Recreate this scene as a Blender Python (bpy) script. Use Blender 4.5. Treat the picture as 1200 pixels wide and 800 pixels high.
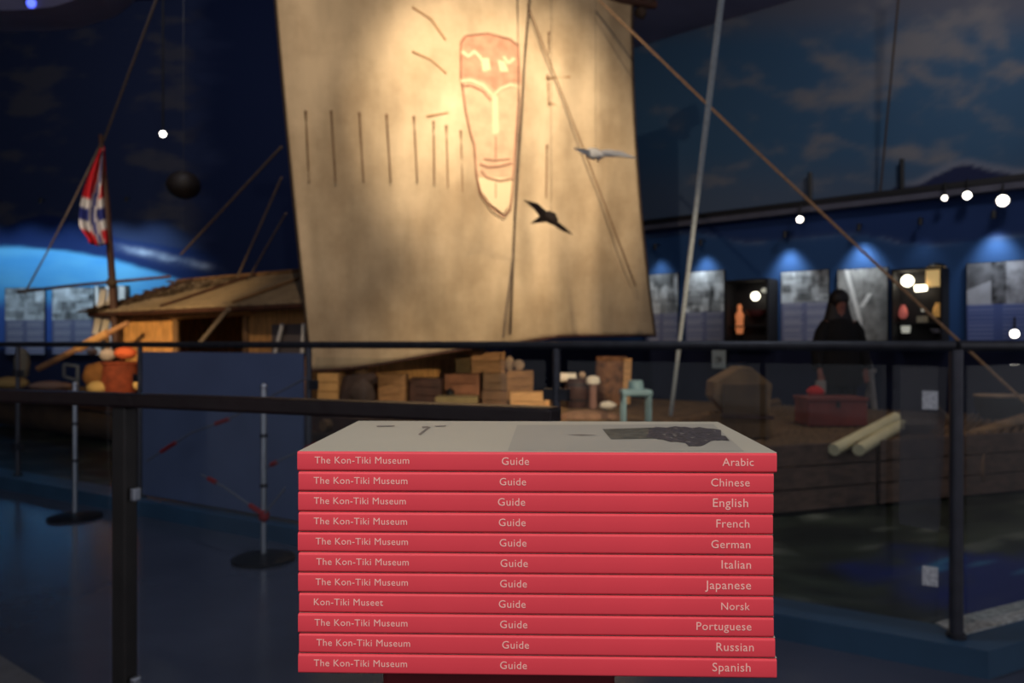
import bpy, bmesh, math, random
from mathutils import Vector, Matrix, noise
for o in list(bpy.data.objects): bpy.data.objects.remove(o)
SC = bpy.context.scene; C = SC.collection
R = math.radians
HOR = 402.0; F = 900.0; EYE = 1.2

def lin(r, g, b):
    f = lambda c: (c/255/12.92) if c/255 <= .04045 else ((c/255+.055)/1.055)**2.4
    return (f(r), f(g), f(b))
def P(px, py, d):
    """real-world point that stands d metres in front of the viewpoint"""
    return Vector(((px-600)/F*d, d, EYE-(py-HOR)/F*d))
def PX(v):
    return (600+v[0]/v[1]*F, HOR-(v[2]-EYE)/v[1]*F)

# ------------------------------------------------------------ camera
cam = bpy.data.cameras.new('camera'); co = bpy.data.objects.new('camera', cam); C.objects.link(co)
co.location = (0, 0, EYE); co.rotation_euler = (R(90), 0, 0)
cam.sensor_width = 36; cam.lens = 27; cam.shift_y = 2/1200; cam.clip_start = .02; cam.clip_end = 100
cam.dof.use_dof = True; cam.dof.focus_distance = .345; cam.dof.aperture_fstop = 15
SC.camera = co
# ------------------------------------------------------------ world, exposure
w = bpy.data.worlds.new('hall'); SC.world = w; w.use_nodes = True
w.node_tree.nodes['Background'].inputs[0].default_value = (.88, .88, 1, 1)
w.node_tree.nodes['Background'].inputs[1].default_value = .34
SC.view_settings.view_transform = 'Standard'; SC.view_settings.look = 'None'
SC.view_settings.gamma = 1; SC.view_settings.use_curve_mapping = False; SC.view_settings.exposure = 0
# ------------------------------------------------------------ lights
def spot(name, loc, target, watt, size, col=(1, 1, 1), blend=1.0, rad=.04, parent=None):
    l = bpy.data.lights.new(name, 'SPOT'); l.energy = watt; l.spot_size = R(size); l.spot_blend = blend
    l.color = col; l.shadow_soft_size = rad
    o = bpy.data.objects.new(name, l); C.objects.link(o); o.location = loc
    o.rotation_euler = (Vector(target)-Vector(loc)).to_track_quat('-Z', 'Y').to_euler()
    return o
WARM = (1, .78, .5); COOL = (.55, .75, 1)
spot('shop_downlight', (-.25, -.75, 2.45), (0.02, .36, 1.12), 90, 26, (1, .9, .84), .8, .10)
spot('sail_spot', (.15, 2.6, 6.2), P(590, 155, 8.6), 3500, 34, (1, .81, .59), 1.0, .05)
spot('sail_wash', (-.9, 2.4, 5.9), P(500, 200, 8.5), 620, 80, (1, .79, .57), 1.0, .05)
spot('cabin_spot', (-4.2, 3.6, 3.1), P(205, 392, 10.4), 1900, 27, (1, .7, .34), .9, .05)
spot('stern_spot', (-5.2, 6.6, 6.0), P(118, 260, 10.6), 480, 30, (1, .82, .62), .9, .05)
spot('cargo_fill', (2.3, 2.0, 2.6), P(575, 448, 8.6), 950, 28, WARM, 1, .05)  # unseen low lamp added to reach the crates under the sail
spot('bow_spot', (2.8, 4.4, 6.0), P(960, 500, 6.5), 210, 58, (1, .82, .62), 1, .05)
spot('added_mural_fill', (5.0, 6.2, 6.3), (5.0, 11.6, 4.9), 290, 100, (1, .93, .88), 1, .5)  # unseen lamp added to brighten the right mural
spot('added_mural_fill', (-4.0, 8.5, 8.3), (-6, 16.6, 5.0), 420, 110, (1, .95, 1), 1, .3)  # second unseen lamp, added to lighten the left wall
spot('floor_wash', (-.4, 3.0, 6.3), (-.6, 4.6, 0), 210, 85, (.75, .84, 1), 1, .2)

# ------------------------------------------------------------ materials
MATS = {}
def M(name, col, rough=.6, metal=0, var=0, scale=8, bump=0, bscale=60, stretch=(1, 1, 1), spec=.5, col2=None):
    if name in MATS: return MATS[name]
    m = bpy.data.materials.new(name); m.use_nodes = True; n = m.node_tree.nodes; L = m.node_tree.links
    b = n['Principled BSDF']; b.inputs['Base Color'].default_value = (*col, 1)
    b.inputs['Roughness'].default_value = rough; b.inputs['Metallic'].default_value = metal
    b.inputs['Specular IOR Level'].default_value = spec
    if var or bump:
        tc = n.new('ShaderNodeTexCoord'); mp = n.new('ShaderNodeMapping'); mp.inputs['Scale'].default_value = stretch
        L.new(tc.outputs['Object'], mp.inputs[0])
    if var:
        t = n.new('ShaderNodeTexNoise'); t.inputs['Scale'].default_value = scale; t.inputs['Detail'].default_value = 5
        L.new(mp.outputs[0], t.inputs[0]); r = n.new('ShaderNodeValToRGB')
        c2 = col2 or tuple(c*(1-var) for c in col)
        r.color_ramp.elements[0].position = .32; r.color_ramp.elements[1].position = .68
        r.color_ramp.elements[0].color = (*c2, 1); r.color_ramp.elements[1].color = (*[min(1, c*(1+var*.4)) for c in col], 1)
        L.new(t.outputs['Fac'], r.inputs[0]); L.new(r.outputs[0], b.inputs['Base Color'])
    if bump:
        t = n.new('ShaderNodeTexNoise'); t.inputs['Scale'].default_value = bscale; L.new(mp.outputs[0], t.inputs[0])
        bp = n.new('ShaderNodeBump'); bp.inputs['Strength'].default_value = bump; bp.inputs['Distance'].default_value = .01
        L.new(t.outputs['Fac'], bp.inputs['Height']); L.new(bp.outputs[0], b.inputs['Normal'])
    MATS[name] = m; return m
def ME(name, col, strength):
    if name in MATS: return MATS[name]
    m = bpy.data.materials.new(name); m.use_nodes = True; b = m.node_tree.nodes['Principled BSDF']
    b.inputs['Base Color'].default_value = (*col, 1)
    b.inputs['Emission Color'].default_value = (*col, 1); b.inputs['Emission Strength'].default_value = strength
    MATS[name] = m; return m
def MG(name, tint, haze=0.0, hazecol=(.3, .3, .3)):
    m = bpy.data.materials.new(name); m.use_nodes = True; n = m.node_tree.nodes; L = m.node_tree.links
    n.remove(n['Principled BSDF']); out = n['Material Output']
    t = n.new('ShaderNodeBsdfTransparent'); t.inputs[0].default_value = (*tint, 1)
    g = n.new('ShaderNodeBsdfGlossy'); g.inputs['Roughness'].default_value = .02
    lw_ = n.new('ShaderNodeLayerWeight'); pw = n.new('ShaderNodeMath'); pw.operation = 'POWER'; pw.inputs[1].default_value = 5
    L.new(lw_.outputs['Facing'], pw.inputs[0]); fr = n.new('ShaderNodeMath'); fr.operation = 'MULTIPLY_ADD'; fr.inputs[1].default_value = .6; fr.inputs[2].default_value = .022
    L.new(pw.outputs[0], fr.inputs[0])
    mx = n.new('ShaderNodeMixShader'); L.new(fr.outputs[0], mx.inputs[0]); L.new(t.outputs[0], mx.inputs[1]); L.new(g.outputs[0], mx.inputs[2])
    if haze:
        d = n.new('ShaderNodeBsdfDiffuse'); d.inputs[0].default_value = (*hazecol, 1)
        m2 = n.new('ShaderNodeMixShader'); m2.inputs[0].default_value = haze
        L.new(mx.outputs[0], m2.inputs[1]); L.new(d.outputs[0], m2.inputs[2]); mx = m2
    L.new(mx.outputs[0], out.inputs[0]); MATS[name] = m; return m
def MV(name, rough=.8, bump=0):
    """colour comes from pigment stored on the mesh"""
    m = bpy.data.materials.new(name); m.use_nodes = True; n = m.node_tree.nodes; L = m.node_tree.links
    b = n['Principled BSDF']; b.inputs['Roughness'].default_value = rough; b.inputs['Specular IOR Level'].default_value = .2
    a = n.new('ShaderNodeVertexColor'); a.layer_name = 'pigment'; L.new(a.outputs[0], b.inputs['Base Color'])
    MATS[name] = m; return m
GLASS = MG('clear_glass', (.93, .95, .95)); GLASS_D = MG('smoky_glass', (.88, .91, .92))
HAZE = MG('reflection_haze', (.9, .9, .9), .30, (.16, .16, .17))  # grey haze that puts a reflection onto the pane
PIG = MV('mural_paint'); PRINT = MV('photo_print', .5)
steel_dark = M('dark_steel', (.05, .05, .058), .4, .4, .3, 20)
steel_post = M('painted_post', (.085, .085, .10), .35, .5, .2, 15)
chrome = M('brushed_chrome', (.6, .62, .66), .3, .9, .1, 30)
black = M('black_plastic', (.006, .006, .007), .5, 0, .2, 20)
rope_m = M('hemp_rope', lin(120, 105, 92), .9, 0, .35, 40, .5, 200)
rope_dk = M('tarred_rope', lin(70, 55, 42), .9, 0, .35, 40, .5, 200)
rope_w = M('white_rope', lin(190, 200, 205), .7, 0, .2, 40, .4, 200)
wood_pole = M('weathered_pole', lin(120, 88, 56), .8, 0, .4, 6, .4, 30, (1, 1, 6))
log_m = M('balsa_log', lin(112, 86, 66), .85, 0, .45, 3, .6, 20)
hull_m = M('hull_plank', lin(98, 76, 64), .8, 0, .4, 3, .5, 20, (3, 3, 8))
bamboo = M('bamboo_mat', lin(205, 150, 85), .75, 0, .4, 5, .5, 60, (6, 6, 1))
thatch = M('split_bamboo_roof', lin(150, 130, 104), .85, 0, .45, 4, .6, 50, (1, 5, 5))
thatch_dk = M('leaf_thatch', lin(70, 52, 36), .95, 0, .5, 10, .8, 60)
crate_m = M('crate_board', lin(165, 120, 76), .8, 0, .35, 6, .4, 40, (1, 1, 5))
crate_l = M('warm_glow_crate_board', lin(226, 172, 112), .8, 0, .25, 6, .4, 40, (1, 1, 5))
darkwood = M('dark_wood', lin(70, 40, 28), .7, 0, .4, 8, .4, 40)

# ------------------------------------------------------------ mesh helpers
class MB:
    def __init__(s): s.v = []; s.f = []; s.sm = []
    def add(s, vs, fs, smooth=False):
        n = len(s.v); s.v += [Vector(v) for v in vs]; s.f += [tuple(i+n for i in f) for f in fs]; s.sm += [smooth]*len(fs); return s
    def obox(s, c, ax, ay, az):
        c, ax, ay, az = map(Vector, (c, ax, ay, az))
        vs = [c+ax*i+ay*j+az*k for k in (-1, 1) for j in (-1, 1) for i in (-1, 1)]
        return s.add(vs, [(0, 2, 3, 1), (4, 5, 7, 6), (0, 1, 5, 4), (2, 6, 7, 3), (0, 4, 6, 2), (1, 3, 7, 5)])
    def box(s, c, sz, rz=0):
        cz, sn = math.cos(rz), math.sin(rz)
        return s.obox(c, (cz*sz[0]/2, sn*sz[0]/2, 0), (-sn*sz[1]/2, cz*sz[1]/2, 0), (0, 0, sz[2]/2))
    def tube(s, pts, r, seg=8, cap=True):
        pts = [Vector(p) for p in pts]; rs = r if isinstance(r, (list, tuple)) else [r]*len(pts)
        rings = []
        for i, p in enumerate(pts):
            d = (pts[min(i+1, len(pts)-1)]-pts[max(i-1, 0)]).normalized()
            a = d.cross(Vector((0, 0, 1)))
            if a.length < .05: a = d.cross(Vector((0, 1, 0)))
            a.normalize(); b = d.cross(a)
            rings.append([p+(a*math.cos(t)+b*math.sin(t))*rs[i] for t in [2*math.pi*k/seg for k in range(seg)]])
        vs = [v for q in rings for v in q]; fs = []
        for i in range(len(pts)-1):
            for k in range(seg):
                fs.append((i*seg+k, i*seg+(k+1) % seg, (i+1)*seg+(k+1) % seg, (i+1)*seg+k))
        s.add(vs, fs, True)
        if cap:
            s.add(rings[0], [tuple(range(seg))[::-1]]); s.add(rings[-1], [tuple(range(seg))])
        return s
    def lathe(s, c, prof, seg=20, sx=1, sy=1, rz=0):
        vs = []; fs = []; c = Vector(c)
        for (r, z) in prof:
            for k in range(seg):
                t = 2*math.pi*k/seg; x, y = r*math.cos(t)*sx, r*math.sin(t)*sy
                vs.append(c+Vector((x*math.cos(rz)-y*math.sin(rz), x*math.sin(rz)+y*math.cos(rz), z)))
        for i in range(len(prof)-1):
            for k in range(seg): fs.append((i*seg+k, i*seg+(k+1) % seg, (i+1)*seg+(k+1) % seg, (i+1)*seg+k))
        fs.append(tuple(range(seg))[::-1]); fs.append(tuple((len(prof)-1)*seg+k for k in range(seg)))
        return s.add(vs, fs, True)
    def ball(s, c, r, sc=(1, 1, 1), seg=12, rings=8, jit=0):
        prof = []; c = Vector(c); vs = []; fs = []
        for i in range(rings+1):
            a = math.pi*i/rings
            for k in range(seg):
                t = 2*math.pi*k/seg; v = Vector((math.sin(a)*math.cos(t), math.sin(a)*math.sin(t), -math.cos(a)))
                q = 1+jit*noise.noise(v*2.3+c*7)
                vs.append(c+Vector((v.x*sc[0], v.y*sc[1], v.z*sc[2]))*r*q)
        for i in range(rings):
            for k in range(seg): fs.append((i*seg+k, i*seg+(k+1) % seg, (i+1)*seg+(k+1) % seg, (i+1)*seg+k))
        return s.add(vs, fs, True)
    def poly(s, pts, th):
        """flat outline with thickness vector th"""
        pts = [Vector(p) for p in pts]; n = len(pts); th = Vector(th)
        vs = pts+[p+th for p in pts]
        return s.add(vs, [tuple(range(n)), tuple(range(2*n-1, n-1, -1))]+[(i, i+n, (i+1) % n+n, (i+1) % n) for i in range(n)])
def obj(name, mb, mat, parent=None, origin=None, bevel=0, cols=None):
    me = bpy.data.meshes.new(name)
    if parent is not None: off = Vector(parent.get('_w', (0, 0, 0)))
    elif origin is not None: off = Vector(origin)
    else:
        xs = [v.x for v in mb.v]; ys = [v.y for v in mb.v]; zs = [v.z for v in mb.v]
        off = Vector(((min(xs)+max(xs))/2, (min(ys)+max(ys))/2, min(zs)))
    me.from_pydata([v-off for v in mb.v], [], mb.f)
    bm = bmesh.new(); bm.from_mesh(me)
    bmesh.ops.remove_doubles(bm, verts=bm.verts, dist=1e-6)
    if bevel: bmesh.ops.bevel(bm, geom=bm.edges[:], offset=bevel, segments=2, affect='EDGES', profile=.5)
    if cols is None: bmesh.ops.recalc_face_normals(bm, faces=bm.faces)
    bm.to_mesh(me); bm.free()
    if any(mb.sm):
        me.shade_smooth()
        try: me.set_sharp_from_angle(angle=R(40))
        except Exception: pass
    me.materials.append(mat)
    o = bpy.data.objects.new(name, me); C.objects.link(o); o['_w'] = list(off)
    if parent is not None: o.parent = parent
    else: o.location = off
    return o
def tag(o, label=None, cat=None, group=None, kind=None):
    if label: o['label'] = label
    if cat: o['category'] = cat
    if group: o['group'] = group
    if kind: o['kind'] = kind
    return o
def thing(name, label, cat, loc, group=None):
    o = bpy.data.objects.new(name, None); C.objects.link(o); o.location = loc; o['_w'] = list(loc); o.empty_display_size = .1
    return tag(o, label, cat, group)
def struct(name, mb, mat, parent=None, **k):
    o = obj(name, mb, mat, parent, **k); o['kind'] = 'structure'; return o
def painted(name, o0, ax, az, nx, nz, fn, mat, parent=None, th=None):
    """grid from o0 along ax and az, pigment fn(point,u,v) stored per vertex"""
    o0, ax, az = Vector(o0), Vector(ax), Vector(az); vs = []; cs = []
    for j in range(nz+1):
        for i in range(nx+1):
            p = o0+ax*(i/nx)+az*(j/nz); vs.append(p); cs.append(fn(p, i/nx, j/nz))
    fs = [(j*(nx+1)+i, j*(nx+1)+i+1, (j+1)*(nx+1)+i+1, (j+1)*(nx+1)+i) for j in range(nz) for i in range(nx)]
    if th is not None:
        th = Vector(th); a = [o0, o0+ax, o0+ax+az, o0+az]; n = len(vs)
        vs += a+[q+th for q in a]; cs += [(.01, .01, .015)]*8
        fs += [(n+4, n+5, n+6, n+7)]+[(n+i, n+4+i, n+4+(i+1) % 4, n+(i+1) % 4) for i in range(4)]
    me = bpy.data.meshes.new(name)
    off = Vector(parent['_w']) if parent is not None else o0+ax/2
    me.from_pydata([v-off for v in vs], [], fs)
    at = me.color_attributes.new('pigment', 'FLOAT_COLOR', 'POINT')
    flat = []
    for c in cs: flat += [*c, 1]
    at.data.foreach_set('color', flat); me.materials.append(mat)
    o = bpy.data.objects.new(name, me); C.objects.link(o); o['_w'] = list(off)
    if parent is not None: o.parent = parent
    else: o.location = off
    return o
def mix(a, b, t):
    t = max(0, min(1, t)); return tuple(x*(1-t)+y*t for x, y in zip(a, b))
def sst(a, b, x):
    t = max(0, min(1, (x-a)/(b-a))); return t*t*(3-2*t)
def fbm(v, o=5): return noise.fractal(Vector(v), 1.0, 2.0, o)

# ------------------------------------------------------------ shell
def WR(px, z, off=0):        # point on the right mural wall
    k = (px-600)/F; y = 16.02/(1+.884*k); return Vector((k*y-.662*off, y-.749*off, z))
def WL(px, z, off=0):        # point on the back-left mural wall
    k = (px-600)/F; y = 16.02/(1+.0985*k); return Vector((k*y-.098*off, y-.995*off, z))
TR = Vector((.749, -.662, 0)); TL = Vector((.995, -.098, 0)); NR = Vector((-.662, -.749, 0)); NL = Vector((-.098, -.995, 0))
UP = Vector((0, 0, 1))
fm = M('polished_floor', lin(84, 87, 102), .2, 0, .25, 1.5, .03, 30)
struct('floor', MB().box((-1, 7, -.05), (26, 24, .1)), fm, origin=(-1, 7, 0))
SKY_R = lin(70, 105, 145); CLD = lin(128, 128, 136)
def col_right(p, u, v):
    px, py = PX(p)
    n = fbm((px*.008, py*.014, 3)); n2 = fbm((px*.03, py*.04, 9))
    if p.z > 3.42:
        c = mix(lin(64, 98, 132), lin(100, 104, 120), sst(60, 0, py)+sst(170, 240, py)*.5)
        blob = max(0, 1-math.hypot((px-1090)/150, (py-70)/75))*1.0+max(0, 1-math.hypot((px-1000)/75, (py-110)/45))*.8 \
            + max(0, 1-math.hypot((px-905)/70, (py-130)/40))*.5+max(0, 1-math.hypot((px-1070)/130, (py-178)/26))*.7 \
            + max(0, 1-math.hypot((px-850)/80, (py-100)/30))*.5+max(0, 1-math.hypot((px-920)/90, (py-185)/24))*.5
        w2 = fbm((px*.016, py*.03, 17), 6)
        c = mix(c, lin(132, 130, 134), .85*sst(.25, 1.15, blob+w2*.95+n*.3+.1))
        hill = 222-24*math.exp(-((px-1125)/40)**2)-16*math.exp(-((px-1195)/60)**2)+2.5*n2
        if px > 1045:
            c = mix(c, lin(150, 148, 158), .5*sst(hill-12, hill-3, py)*sst(1045, 1075, px)); c = mix(c, lin(38, 45, 80), sst(hill-1.5, hill+1.5, py))
        return c
    c = lin(48, 82, 132)
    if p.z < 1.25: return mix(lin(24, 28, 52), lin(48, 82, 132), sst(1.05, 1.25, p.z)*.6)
    wv = 279+5*math.sin(px*.03)+6*n
    c = mix(c, lin(110, 125, 155), .55*math.exp(-((py-wv)/3.5)**2)*(.5+n2))
    if py < wv: c = mix(c, lin(30, 42, 96), .6)
    return c
def col_left(p, u, v):
    px, py = PX(p)
    n = fbm((px*.012, py*.03, 5)); n2 = fbm((px*.04, py*.08, 2))
    top = 287+.0009*max(0, px)**2*1.0+3*n                      # upper rim of the pale blue mural, spot-lit brightness painted in
    hill = 277-26*math.exp(-((px-55)/55)**2)+.12*max(0, px-100)+2*n
    c = mix(mix(lin(44, 56, 90), lin(76, 78, 92), sst(.1, .6, n+n2*.2)), lin(25, 45, 95), sst(hill-2, hill+2, py))
    c = mix(c, mix(lin(78, 160, 225), lin(110, 190, 235), .5+n*.8), sst(top-2, top+5, py))
    # drifting cloud bank
    cy = 292+.22*(px-150); g = .7*math.exp(-((py-cy)/(5+3*n))**2)*sst(120, 170, px)*sst(300, 240, px)
    c = mix(c, lin(175, 185, 205), g*(.6+n2))
    if px > 215: c = mix(c, lin(20, 34, 70), sst(215, 262, px+n*30))
    if py > 345: c = mix(c, lin(60, 70, 160), sst(345, 365, py)*.8)
    if py > 398: c = mix(c, lin(22, 26, 52), sst(398, 412, py))
    return c
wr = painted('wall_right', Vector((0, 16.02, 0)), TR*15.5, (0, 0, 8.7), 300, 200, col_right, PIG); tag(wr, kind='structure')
wl = painted('wall_back', Vector((0, 16.02, 0))-TL*13, TL*13, (0, 0, 8.7), 300, 240, col_left, PIG); tag(wl, kind='structure')
wm = M('navy_wall', lin(30, 36, 60), .85, 0, .2, 3)
struct('wall_left', MB().box((-13.1, 7.5, 4.35), (.2, 20, 8.7)), wm)
cm = M('purple_grey_ceiling', lin(62, 60, 84), .9, 0, .2, 2)
struct('ceiling', MB().box((-1, 8, 8.8), (26, 20, .2)), cm)
# lowered soffit on the right, edge of a lower ceiling on the left
sof = M('soffit_paint', lin(140, 136, 165), .9, 0, .2, 1)
q = WR(735, 6.6); e = Vector((0, 16.02, 6.6))+TR*15.2
struct('trim_1', MB().poly([q+NR*.01, e+NR*.01, (e.x, 4, 6.6), (3.2, 6.5, 6.6), (2.0, 10, 6.6)], (0, 0, .3)), sof)
struct('trim_2', MB().poly([P(-200, -30, 9), P(-200, 14, 9), P(20, 12, 9), P(62, 8, 9), P(112, -8, 9), P(140, -30, 9)], (-.6, 1.6, .4)), sof)
# ledge of the right wall: dark pipe, grey fascia
a, b = Vector((0, 16.02, 3.35)), Vector((0, 16.02, 3.35))+TR*15.4
fas = M('grey_fascia', lin(88, 88, 104), .8, 0, .15, 4)
struct('trim_3', MB().obox((a+b)/2+NR*.09-UP*.09, TR*7.7, NR*.09, UP*.045), fas)
struct('trim_4', MB().obox((a+b)/2+NR*.10, TR*7.7, NR*.10, UP*.04), M('ledge_black', (.008, .008, .012), .6))
for s_ in (952, 1059):
    c = WR(s_, 3.39, .1); obj_ = struct('trim_5' if s_ == 952 else 'trim_6', MB().box(c+UP*.22, (.05, .05, .44)), black)

# ------------------------------------------------------------ photo panels on the walls
def photo_fn(seed, layout):
    rnd = random.Random(seed)
    cells = [(rnd.random(), rnd.random(), rnd.uniform(.08, .25), rnd.uniform(.08, .22), rnd.choice([.85, .6, .2, .08])) for _ in range(16)]
    def fn(p, u, v):
        n = fbm((u*4+seed, v*5, seed)); 
        if v > layout:
            g = .42+.6*n
            for (cx, cy, wx, wy, t) in cells:
                if abs(u-cx) < wx and abs((v-layout)/(1-layout)-cy) < wy: g = .5*g+.5*t
            g = max(.02, min(.9, g)); return (g*.92, g*.96, g)
        line = math.sin(v*150) > .2 and .12 < (u*2 % 1) < .9-.2*noise.noise(Vector((v*40, u*2//1, seed)))
        return (.34, .34, .42) if line else (.16, .17, .28)
    return fn
def panel(wallf, T, N, x0, x1, z0, z1, fn, label):
    a = wallf(x0, z0, .05); b = wallf(x1, z0, .05)
    root = thing('photo_panel', label, 'display panel', (a+b)/2, 'photo panels along the hall walls')
    painted('photo_print', a, b-a, (0, 0, z1-z0), 60, 80, fn, PRINT, root)
    m = MB().obox((a+b)/2+UP*(z1-z0)/2-N*.024, (b-a)/2+T*.01, N*.018, UP*((z1-z0)/2+.01))
    obj('backing_board', m, black, root)
def streak(p, u, v):           # dark print crossed by a white forked shape
    g = .16+.18*fbm((u*5, v*6, 4))+(.12 if u > .5 else .2)
    d1 = abs(u-(.18+(1-v)*.42)); 
    if d1 < .045 and v > .35: g = .85
    if abs(u-(.5+(v-.52)*1.0)) < .05 and .5 < v < .68: g = .8
    if v <= .35 and abs(u-(.46-.1*(.35-v))) < .05: g = .7
    g = max(.03, g); return (g, g*.97, g*.93)
def twin(p, u, v):
    if v > .5:
        n = fbm((u*6, v*7, 8))
        if u < .36: g = .55+.1*n-(.35 if v > .78+.3*u-.1 else 0)
        elif u < .58: g = .16+.25*n
        else: g = .42+.3*n
        return (g*.9, g*.9, g)
    l = math.sin(v*130) > .3 and .06 < (u*2 % 1) < .8
    return (.22, .26, .5) if l else (.1, .14, .36)
panel(WR, TR, NR, 758, 796, 1.15, 2.42, photo_fn(3, .45), 'grey photo panel on the blue wall, beside the lower right corner of the sail')
panel(WR, TR, NR, 805, 850, 1.15, 2.42, photo_fn(8, .45), 'photo panel second from the sail, left of the dark niche with the orange figurine')
panel(WR, TR, NR, 917, 972, 1.15, 2.32, photo_fn(14, .58), 'photo and text panel on the blue wall left behind the person in black')
panel(WR, TR, NR, 983, 1041, 1.15, 2.30, streak, 'dark photo panel crossed by a white forked shape, right behind the person in black')
panel(WR, TR, NR, 1134, 1216, 1.15, 2.28, twin, 'wide blue panel with two white photos at the right edge of the view')
panel(WL, TL, NL, 8, 54, .95, 2.42, photo_fn(21, .52), 'leftmost photo collage panel under the bright blue mural')
panel(WL, TL, NL, 63, 111, .95, 2.42, photo_fn(27, .52), 'photo collage panel right of the leftmost one, left of the flag mast')
panel(WL, TL, NL, 113, 152, .95, 2.45, lambda p, u, v: (lambda g: (g, g*.95, g*.9))(max(.05, .75*(math.sin(u*16+v*1.5) > .1)+.1+.1*fbm((u*3, v*3, 1)))), 'pale striped photo panel directly behind the flag mast')
# little framed picture low on the wall
fp = thing('framed_picture', 'small framed pale picture low on the wall left of the gabled bag', 'picture', WR(843, .7, .04))
painted('print', WR(836, .78, .05), WR(852, .78, .05)-WR(836, .78, .05), (0, 0, .32), 20, 24, lambda p, u, v: (lambda g: (g*.85, g*.95, g))(.15 if .2 < u < .75 and .2 < v < .6 and fbm((u*6, v*6, 2)) > -.1 else .5), PRINT, fp)
obj('frame', MB().obox(WR(844, .94, .025), TR*.125, NR*.02, UP*.18), black, fp)
# spots over the panels (small fixtures under the ledge)
def down_fixture(loc, T, N, label, group, target, watt, col, size=70):
    r = thing('wall_washer', label, 'lamp', loc, group)
    obj('housing', MB().tube([Vector(loc)+UP*.10, Vector(loc)+UP*.005], [.028, .034], 10), black, r)
    obj('bracket', MB().obox(Vector(loc)+UP*.10-N*.07, N*.09, T*.01, UP*.01), black, r)
    l = spot('washer_light', Vector(loc)-UP*.01, target, watt, size, col, 1, .07)
    return r
for px_, wt in ((775, 34), (828, 60), (926, 90), (1012, 95), (1083, 6), (1168, 80)):
    down_fixture(WR(px_, 2.84, .22), TR, NR, 'small black wall washer under the ledge, '+{775: 'next to the sail edge', 828: 'second from the sail', 926: 'left above the person in black', 1012: 'right above the person in black', 1083: 'above the display case with glowing lamps', 1168: 'rightmost, above the two white photos'}[px_], 'wall washers under the right ledge', WR(px_, 1.9, .02), wt*.6, (.8, .92, 1), 84)
for px_, wt in ((-15, 28), (35, 38), (85, 46), (135, 56), (180, 46)):
    down_fixture(WL(px_, 4.1, 1.0), TL, NL, 'small black wall washer on the left mural, '+{-15: 'farthest left', 35: 'second from the left', 85: 'just left of the flag', 135: 'just right of the flag', 180: 'above the cabin roof'}[px_], 'wall washers over the left mural', WL(px_, 2.5, 0), wt*1.9, (.55, .8, 1), 100)

# ------------------------------------------------------------ lit show niches
def niche(x0, x1, z0, z1, label):
    a, b = WR(x0, z0, 0), WR(x1, z0, 0); mid = (a+b)/2; hw = (b-a)/2; h = z1-z0
    r = thing('display_case', label, 'display case', mid)
    obj('back_board', MB().obox(mid+NR*.03+UP*h/2, hw, NR*.012, UP*h/2), M('niche_black', (.006, .005, .008), .7), r)
    for sgn in (-1, 1):
        obj('side_board', MB().obox(mid+hw*sgn+NR*.2+UP*h/2, TR*.015, NR*.2, UP*(h/2+.015)), MATS['niche_black'], r)
    for zz in (0, h):
        obj('shelf_board', MB().obox(mid+NR*.2+UP*zz, hw, NR*.2, UP*.015), MATS['niche_black'], r)
    obj('shelf_board', MB().obox(mid+NR*.18+UP*h*.27, hw*.98, NR*.15, UP*.01), MATS['niche_black'], r)
    return r
niche(1055, 1111, 1.2, 2.22, 'black display case holding glowing lamps and pots between the two right panels')
niche(863, 911, 1.2, 2.2, 'dark display case with an orange figure and two bulbs, left of the person in black')
def WRy(px, py, off):        # wall-side point seen at px,py
    p = WR(px, 0, off); kk, d = (px-600)/F, p.y; p2 = WR(px, 0, 0); return Vector((p.x, p.y, EYE-(py-HOR)/F*p.y))
bulb = ME('glowing_bulb', (1, .93, .72), 5); amber = ME('amber_glow', (.75, .5, .2), .55); dimw = ME('dim_white_glow', (.8, .8, .68), .35)  # dim white glow is also put on the figurine and cup
tag(obj('globe_lamp', MB().ball(WRy(1068, 329, .2), .08), bulb), 'round glowing white globe lamp at upper left of the display case', 'lamp')
tag(obj('tube_lamp', MB().tube([WRy(1077, 338, .2), WRy(1090, 337, .2)], .042, 12), bulb), 'short glowing white tube lamp right of the globe lamp', 'lamp')
r = thing('lantern', 'square amber lantern at the upper right of the display case', 'lantern', WRy(1100, 337, .2))
obj('lantern_glass', MB().box(WRy(1101, 324, .2), (.19, .19, .26), .7), amber, r); obj('lantern_cap', MB().lathe(WRy(1101, 312, .2), [(.13, -.01), (.09, .03), (.02, .05)], 8), black, r)
pot = lambda c, s: MB().lathe(c, [(.5*s, 0), (.9*s, .5*s), (s, 1.2*s), (.8*s, 2.2*s), (.45*s, 2.8*s), (.5*s, 3.1*s)], 14)
tag(obj('vase', pot(WRy(1063, 373, .2), .062), ME('red_glaze_glow', (.5, .12, .1), .35)), 'tall reddish vase standing at left in the display case', 'vase')  # vase given a weak glow of its own in place of lamplight
tag(obj('jar', pot(WRy(1103, 371, .2), .062), ME('amber_glaze_glow', (.5, .26, .07), .45)), 'round amber jar at right in the display case', 'jar')  # jar brightened by a glow put into its glaze
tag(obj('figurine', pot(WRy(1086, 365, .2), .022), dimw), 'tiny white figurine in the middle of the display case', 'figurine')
tag(obj('box', MB().box(WRy(1085, 375, .2), (.1, .1, .11), .5), M('grey_card', (.5, .48, .36), .7)), 'small grey box under the tiny white figurine', 'box')
tag(obj('cup', MB().lathe(WRy(1066, 390, .2), [(.05, 0), (.06, .05), (.062, .1)], 12), dimw), 'small white cup at lower left of the display case', 'cup')
tag(obj('dish', MB().lathe(WRy(1104, 390, .2), [(.06, 0), (.09, .03), (.11, .06)], 14), M('pale_dish', (.5, .5, .6), .5)), 'pale shallow dish at the lower right of the display case', 'dish')
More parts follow.
